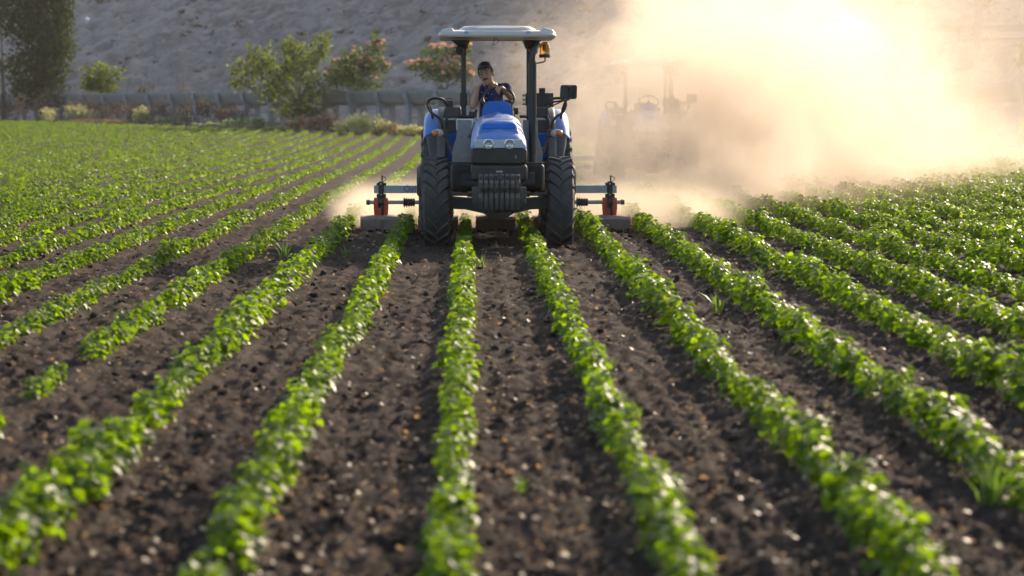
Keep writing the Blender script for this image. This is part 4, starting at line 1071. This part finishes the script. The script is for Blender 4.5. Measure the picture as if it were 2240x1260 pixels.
# lettering on the left end of the toolbar
fc = bpy.data.curves.new('lettering', 'FONT'); fc.body = '\u00d6zl'; fc.size = .125; fc.extrude = .0012
tmp = bpy.data.objects.new('lettering_curve', fc); lme = bpy.data.meshes.new_from_object(tmp); bpy.data.objects.remove(tmp)
lme.materials.clear(); fo = link('lettering', lme, M['blue_print'], cult); fo.location = (-1.32, -.0595, .585); fo.rotation_euler = (R(90), 0, 0);

# second outfit inside the dust
t2 = copy_tree(tractor); t2.location = (3.93, 47.0, TZ)
tag(t2, 'tractor barely showing through the bright dust behind on the right', 'tractor', 'tractors cultivating the field')
c2 = copy_tree(cult); c2.location = (3.93, 50.25, -.01)
tag(c2, 'cultivator of the second tractor half hidden in bright dust', 'cultivator', 'cultivators drawn by the tractors')

# ------------------------------------------------------------------ driver
PX, PY = TX, TY
person = empty('person', (TX, TY + 1.95, TZ + 1.46))
def pl(px, py, yl):
    p = at(px, py, TY + yl); return Vector((p.x - TX, yl - 1.95, p.z - TZ - 1.46))
def limb(b, pts, rad, n=14):
    """tapered limb with rounded joints"""
    P = arc(pts, 5); k = len(P); rr_ = np.interp(np.linspace(0, len(rad) - 1, k), range(len(rad)), rad)
    b.tube(P, list(map(float, rr_)), n)
    for p, r_ in zip(pts, rad): b.ball(p, r_, 12, 8)
HC = pl(1063, 161, 1.80)                       # head centre
HR = Euler((R(8), R(-13), R(-14))).to_matrix()  # tilt towards the hand, turned slightly to the picture's left
def hp(x, y, z): return HC + HR @ (Vector((x, y, z)) * 1.14)
body = MB()
# head: y- is the face
rings = []
for z, wx, yf, yb in ((-.128, .030, -.072, -.02), (-.118, .046, -.088, .0), (-.095, .063, -.094, .03), (-.06, .071, -.094, .062), (-.02, .075, -.093, .085), (.02, .075, -.094, .096), (.06, .075, -.090, .098), (.09, .068, -.074, .085), (.112, .048, -.045, .058), (.122, .02, -.015, .03)):
    rg = []
    for k_ in range(18):
        a = 2 * math.pi * k_ / 18; yy = math.sin(a); rg.append(hp(wx * math.copysign(abs(math.cos(a)) ** .85, math.cos(a)), (yf + yb) / 2 + (yb - yf) / 2 * yy, z))
    rings.append(rg)
body.loft(rings)
body.tube([hp(0, -.090, .022), hp(0, -.103, -.005), hp(0, -.118, -.030), hp(0, -.098, -.042)], [.008, .011, .017, .012], 10)
for s in (-1, 1):
    body.ball(hp(s * .076, .005, -.005), (.010, .02, .032), 10, 8, HR)
    body.tube([hp(s * .012, -.096, .030), hp(s * .040, -.092, .034), hp(s * .058, -.076, .026)], [.006, .008, .005], 8)
body.tube([hp(-.024, -.090, -.073), hp(0, -.099, -.071), hp(.024, -.090, -.073)], [.005, .008, .005], 8)
body.tube([hp(-.022, -.090, -.083), hp(0, -.098, -.084), hp(.022, -.090, -.083)], [.005, .008, .005], 8)
NB = pl(1079, 190, 1.93)
limb(body, [hp(0, .02, -.07), (hp(0, .02, -.1) + NB) / 2, NB], [.054, .050, .054])
# torso core
hips = Vector((.03, .12, .10)); chest = pl(1078, 212, 1.97)
limb(body, [hips, (hips + chest) / 2, chest, NB], [.12, .11, .12, .07])
SR = pl(1050, 196, 1.98); ELR = pl(1035, 232, 1.66); WRR = pl(1044, 192, 1.72)    # arm on the picture's left, elbow on the armrest
limb(body, [SR, (SR + ELR) / 2, ELR], [.056, .050, .044]); limb(body, [ELR, (ELR * .55 + WRR * .45), WRR], [.044, .046, .030])
SL = pl(1107, 192, 1.98); ELL = pl(1117, 213, 1.72); WRL = pl(1098, 192, 1.50)
limb(body, [SL, (SL + ELL) / 2, ELL], [.056, .050, .043]); limb(body, [ELL, (ELL * .55 + WRL * .45), WRL], [.043, .042, .029])
def hand(b, wrist, fwd, up, curl, sc=1.0, thumb=1):
    """palm and five fingers: fwd towards the knuckles, up is the back of the hand"""
    f = fwd.normalized(); side = f.cross(up).normalized(); u = side.cross(f).normalized()
    kn = wrist + f * .088 * sc
    for j, o_ in enumerate((-.030, -.010, .010, .029)):
        limb(b, [wrist + side * o_ * .55 * sc, kn + side * o_ * sc], [.015 * sc, .0125 * sc], 10)
        L_ = (.040, .046, .043, .033)[j] * sc; p = kn + side * o_ * sc; d = f.copy(); chain = [p]
        for q_ in range(3):
            rot_ = Matrix.Rotation(curl * (.75 if q_ else .6) * (1 + .05 * j), 3, side); d = rot_ @ d
            p = p + d * L_ * (1, .72, .55)[q_]; chain.append(p)
        limb(b, chain, [.0105 * sc, .0100 * sc, .0092 * sc, .0082 * sc], 9)
    t0 = wrist + f * .03 * sc - side * .028 * sc * thumb
    t1 = t0 + (f * .6 - side * .7 * thumb - u * .25).normalized() * .04 * sc; t2_ = t1 + (f * .9 - u * .5).normalized() * .032 * sc
    limb(b, [t0, t1, t2_], [.015 * sc, .0115 * sc, .009 * sc], 9)
# left hand hangs over the top of the wheel rim, right fist under the jaw
hand(body, WRL, pl(1086, 190, 1.34) - WRL, Vector((0, -.1, 1)), -1.0, 1.0, -1)
hand(body, WRR, pl(1054, 180, 1.74) - WRR, Vector((-.7, -.3, .4)), -1.3, .95, 1)
# legs
for s in (-1, 1):
    limb(body, [Vector((s * .10 + .02, .08, .07)), Vector((s * .17 + .01, -.42, .13))], [.085, .065]); limb(body, [Vector((s * .17 + .01, -.42, .13)), Vector((s * .18, -.50, -.15)), Vector((s * .18, -.46, -.33))], [.062, .055, .042])
    limb(body, [Vector((s * .18, -.46, -.345)), Vector((s * .19, -.62, -.355))], [.040, .034])
bo = body.build('body', M['skin'], person)
rm = bo.modifiers.new('remesh', 'REMESH'); rm.mode = 'VOXEL'; rm.voxel_size = .0062; rm.use_smooth_shade = True
sm_ = bo.modifiers.new('smooth', 'SMOOTH'); sm_.factor = .5; sm_.iterations = 3
# hair cap, moustache, brows
hr = MB(); rings = []
for z, wx, yf, yb in ((-.055, .074, .030, .088), (-.02, .083, .015, .103), (.02, .087, -.02, .113), (.05, .087, -.045, .115), (.072, .087, -.090, .112), (.105, .078, -.092, .096), (.128, .054, -.062, .066), (.138, .02, -.02, .03)):
    rg = []
    for k_ in range(20):
        a = 2 * math.pi * k_ / 20; wv = 1 + .035 * math.sin(5 * a + z * 40) + .02 * math.sin(11 * a + z * 90); rg.append(hp(wx * math.cos(a) * wv, (yf + yb) / 2 + (yb - yf) / 2 * math.sin(a) * wv, z + .006 * math.sin(3 * a)))
    rings.append(rg)
hr.loft(rings)
rhr = np.random.default_rng(8)
for q_ in range(90):
    a = rhr.random() * 6.28; e = rhr.uniform(.25, 1.45)
    c_ = Vector((.080 * math.cos(a) * math.cos(e), .006 + .100 * math.sin(a) * math.cos(e), .045 + .090 * math.sin(e)))
    if c_.y < -.05 and c_.z < .062: continue
    tn = Vector((-math.sin(a) * .6 + .3 * rhr.normal(), math.cos(a) * .6 + .2 * rhr.normal(), -.6)).normalized() * rhr.uniform(.016, .034)
    hr.tube([hp(*(c_ - tn * .5)), hp(*(c_ * 1.03)), hp(*(c_ + tn))], [.007, .009, .002], 6)
for q_ in range(14):
    x_ = rhr.uniform(-.066, .066); hr.tube([hp(x_, -.080, .092), hp(x_ + .008, -.094, .070), hp(x_ + rhr.uniform(-.004, .018), -.095, rhr.uniform(.044, .060))], [.011, .009, .002], 6)
for s in (-1, 1): hr.tube([hp(s * .076, -.02, .05), hp(s * .077, -.012, .0), hp(s * .074, -.018, -.04)], [.016, .014, .006], 8)
hr.build('hair', M['hair'], person, smooth=60)
q = MB(); q.tube([hp(-.036, -.094, -.066), hp(-.016, -.107, -.053), hp(0, -.111, -.051), hp(.016, -.107, -.053), hp(.036, -.094, -.066)], [.005, .010, .009, .010, .005], 10); q.build('moustache', M['hair'], person)
for s in (-1, 1):
    q = MB(); q.tube([hp(s * .014, -.103, .036), hp(s * .036, -.101, .043), hp(s * .058, -.083, .034)], [.004, .0055, .003], 8); q.build('eyebrow', M['hair'], person)
    q = MB(); q.ball(hp(s * .032, -.093, .010), (.013, .006, .0055), 12, 8, HR); q.build('eye', M['hair'], person)
# T-shirt
sh = MB()
limb(sh, [Vector((.03, .14, .06)), (hips + chest) / 2 + Vector((0, .0, 0)), chest, NB + Vector((0, .02, -.035))], [.150, .140, .150, .080], 20)
limb(sh, [chest + Vector((0, .02, .05)), SR, (SR * .45 + ELR * .55)], [.10, .072, .064]); limb(sh, [chest + Vector((0, .02, .05)), SL, (SL * .45 + ELL * .55)], [.10, .072, .062])
limb(sh, [SR, SL], [.070, .070])
sho = sh.build('t_shirt', M['shirt'], person)
rm = sho.modifiers.new('remesh', 'REMESH'); rm.mode = 'VOXEL'; rm.voxel_size = .010; rm.use_smooth_shade = True
sm_ = sho.modifiers.new('smooth', 'SMOOTH'); sm_.factor = .5; sm_.iterations = 4
trs = MB()
for s in (-1, 1):
    limb(trs, [Vector((s * .09 + .02, .10, .08)), Vector((s * .17 + .01, -.42, .135))], [.105, .082]); limb(trs, [Vector((s * .17 + .01, -.42, .13)), Vector((s * .18, -.50, -.15)), Vector((s * .18, -.46, -.27))], [.080, .072, .068])
limb(trs, [Vector((-.08, .12, .09)), Vector((.12, .12, .09))], [.12, .12])
tro_ = trs.build('trousers', M['trousers'], person)
rm = tro_.modifiers.new('remesh', 'REMESH'); rm.mode = 'VOXEL'; rm.voxel_size = .012; rm.use_smooth_shade = True
for s in (-1, 1):
    q = MB(); q.ball(Vector((s * .19, -.56, -.345)), (.048, .125, .045), 12, 8); q.build('shoe', M['black'], person)
# chest print: pale flecks of lettering too small to read, following the shirt front
for i, (px, py, wpx) in enumerate(((1054, 202, 5), (1068, 204, 4), (1076, 206, 5), (1091, 205, 6), (1064, 215, 5))):
    c = pl(px, py, 1.80); wd = wpx / 159
    q = MB(); q.box(c, (wd * .75, .004, .006)); q.build('shirt_print', M['print'], person)
tag(person, 'driver in navy T-shirt resting his head on one hand, the other on the wheel', 'person')

# ------------------------------------------------------------------ dust thrown up by the machines
def volume_box(name, x0, x1, y0, y1, z0, z1, m, label):
    q = MB(); q.bx(x0, x1, y0, y1, z0, z1); o = q.build(name, m, smooth=0); tag(o, label, 'dust', kind='stuff'); return o

def dust_nodes(name, colour, aniso):
    m = bpy.data.materials.new(name); m.use_nodes = True; t = m.node_tree; t.nodes.remove(t.nodes['Principled BSDF'])
    v = t.nodes.new('ShaderNodeVolumePrincipled'); v.inputs['Color'].default_value = (*colour, 1); v.inputs['Anisotropy'].default_value = aniso
    t.links.new(v.outputs[0], t.nodes['Material Output'].inputs['Volume'])
    g = t.nodes.new('ShaderNodeNewGeometry'); s = t.nodes.new('ShaderNodeSeparateXYZ'); t.links.new(g.outputs['Position'], s.inputs[0])
    return m, t, v, g.outputs['Position'], s.outputs[0], s.outputs[1], s.outputs[2]

def vnoise(t, pos, scale, detail, rough=.55, dist=0, off=(0, 0, 0), stretch=(1, 1, 1)):
    mp = t.nodes.new('ShaderNodeMapping'); mp.inputs['Location'].default_value = off; mp.inputs['Scale'].default_value = stretch; t.links.new(pos, mp.inputs['Vector'])
    x = t.nodes.new('ShaderNodeTexNoise'); x.inputs['Scale'].default_value = scale; x.inputs['Detail'].default_value = detail; x.inputs['Roughness'].default_value = rough; x.inputs['Distortion'].default_value = dist
    t.links.new(mp.outputs[0], x.inputs['Vector']); return x.outputs['Fac']

m, t, v, pos, X_, Y_, Z_ = dust_nodes('dust_plume', (.93, .785, .635), .40)
big = vnoise(t, pos, .24, 2, .6, 0); fine = vnoise(t, pos, .75, 5, .62, 0, (3, 1, 7))
wb = math_(t, 'MULTIPLY_ADD', big, 8.0, -4.0); wf = math_(t, 'MULTIPLY_ADD', fine, 5.0, -2.5); wob_ = math_(t, 'ADD', wb, wf)
def gauss(a, c, w_): return math_(t, 'POWER', math_(t, 'DIVIDE', math_(t, 'SUBTRACT', a, c), w_), 2.0)
def puff(c, r_, amount):
    e2 = math_(t, 'ADD', math_(t, 'ADD', gauss(X_, c[0], r_[0]), gauss(Y_, c[1], r_[1])), gauss(Z_, c[2], r_[2]))
    return math_(t, 'MULTIPLY', math_(t, 'EXPONENT', math_(t, 'MULTIPLY', e2, -1.0)), amount)
left = ramp(t, math_(t, 'ADD', math_(t, 'SUBTRACT', X_, math_(t, 'MULTIPLY_ADD', Y_, .080, -.9)), math_(t, 'MULTIPLY', wob_, .75)), -.4, 3.2)
right = math_(t, 'MULTIPLY_ADD', ramp(t, math_(t, 'ADD', math_(t, 'SUBTRACT', X_, math_(t, 'MULTIPLY_ADD', Y_, .05, 6.6)), wob_), -2.5, 4.0), -.62, 1.0)
front = ramp(t, math_(t, 'ADD', math_(t, 'SUBTRACT', Y_, math_(t, 'MULTIPLY_ADD', X_, 1.75, 28.2)), math_(t, 'MULTIPLY', wob_, .7)), -1.0, 5.0)
top = math_(t, 'MULTIPLY_ADD', ramp(t, math_(t, 'ADD', Z_, math_(t, 'MULTIPLY', wob_, .5)), 1.5, 6.5), -.75, 1.0)
back = math_(t, 'SUBTRACT', 1.0, ramp(t, math_(t, 'ADD', Y_, wob_), 52, 64))
tex = math_(t, 'MULTIPLY_ADD', ramp(t, math_(t, 'MULTIPLY_ADD', fine, .65, math_(t, 'MULTIPLY', big, .35)), .47, .545), 1.75, .03)
d = left
for q_ in (right, front, top, back): d = math_(t, 'MULTIPLY', d, q_)
low = math_(t, 'MULTIPLY', math_(t, 'MULTIPLY', math_(t, 'EXPONENT', math_(t, 'MULTIPLY', gauss(Z_, 0.0, 1.2), -1.0)), front), math_(t, 'MULTIPLY', left, .11))
low = math_(t, 'MULTIPLY', low, right)
d = math_(t, 'MULTIPLY', d, .078)
d = math_(t, 'ADD', math_(t, 'ADD', d, low), math_(t, 'ADD', puff((7.5, 50, 1.9), (2.4, 6.0, 1.7), .32), puff((4.1, 41.2, 1.2), (2.2, 4.2, 2.1), .36)))
d = math_(t, 'MULTIPLY', d, tex)
thin = math_(t, 'MULTIPLY', math_(t, 'MULTIPLY', left, front), math_(t, 'MULTIPLY', math_(t, 'MULTIPLY_ADD', big, .030, -.002), ramp(t, Y_, 77, 68)))
d = math_(t, 'ADD', d, thin)
edge = math_(t, 'MULTIPLY', ramp(t, Z_, 7.9, 7.0), math_(t, 'MULTIPLY', ramp(t, X_, -.4, 1.2), math_(t, 'MULTIPLY', ramp(t, X_, 22.3, 20.0), ramp(t, Y_, 32.6, 34.0))))
t.links.new(math_(t, 'MULTIPLY', d, edge), v.inputs['Density'])
volume_box('dust_plume', -.5, 22.5, 32.5, 78, -.3, 8.0, m, 'big sunlit cloud of tan dust drifting right behind the tractor')

m, t, v, pos, X_, Y_, Z_ = dust_nodes('ground_dust', (.96, .83, .65), .5)
f2 = vnoise(t, pos, 1.0, 4, .6, 0, (1, 5, 2)); wv = math_(t, 'MULTIPLY_ADD', f2, 1.6, -.8)
hgt = math_(t, 'SUBTRACT', 1.0, ramp(t, math_(t, 'ADD', Z_, math_(t, 'MULTIPLY', wv, .8)), .10, .75))
ext = ramp(t, math_(t, 'ADD', X_, wv), -2.2, -1.5)
bk = math_(t, 'SUBTRACT', 1.0, ramp(t, math_(t, 'ADD', Y_, wv), 34.5, 38.5)); ft = ramp(t, math_(t, 'ADD', Y_, math_(t, 'MULTIPLY', wv, .5)), 31.1, 32.0)
rt2 = math_(t, 'SUBTRACT', 1.0, ramp(t, X_, 3.0, 4.4))
d = math_(t, 'MULTIPLY', hgt, ext)
for q_ in (bk, ft, rt2): d = math_(t, 'MULTIPLY', d, q_)
d = math_(t, 'MULTIPLY', d, math_(t, 'MULTIPLY', ramp(t, f2, .3, .65), 1.1))
t.links.new(d, v.inputs['Density'])
volume_box('ground_dust', -2.9, 4.5, 30.6, 39, -.1, 1.3, m, 'low puffs of dust round the cultivator hoods')

# ------------------------------------------------------------------ thin dusty air over the whole place
hm = bpy.data.materials.new('hazy_air'); hm.use_nodes = True; ht = hm.node_tree; ht.nodes.remove(ht.nodes['Principled BSDF'])
hv = ht.nodes.new('ShaderNodeVolumePrincipled'); hv.inputs['Color'].default_value = (.95, .90, .86, 1); hv.inputs['Density'].default_value = .00016; hv.inputs['Anisotropy'].default_value = .35
ht.links.new(hv.outputs[0], ht.nodes['Material Output'].inputs['Volume'])
q = MB(); q.bx(-800, 800, -60, 900, -2.0, 26); hz_o = q.build('haze', hm, smooth=0); tag(hz_o, 'thin sunlit dusty haze in the air over the field', 'haze', kind='stuff')
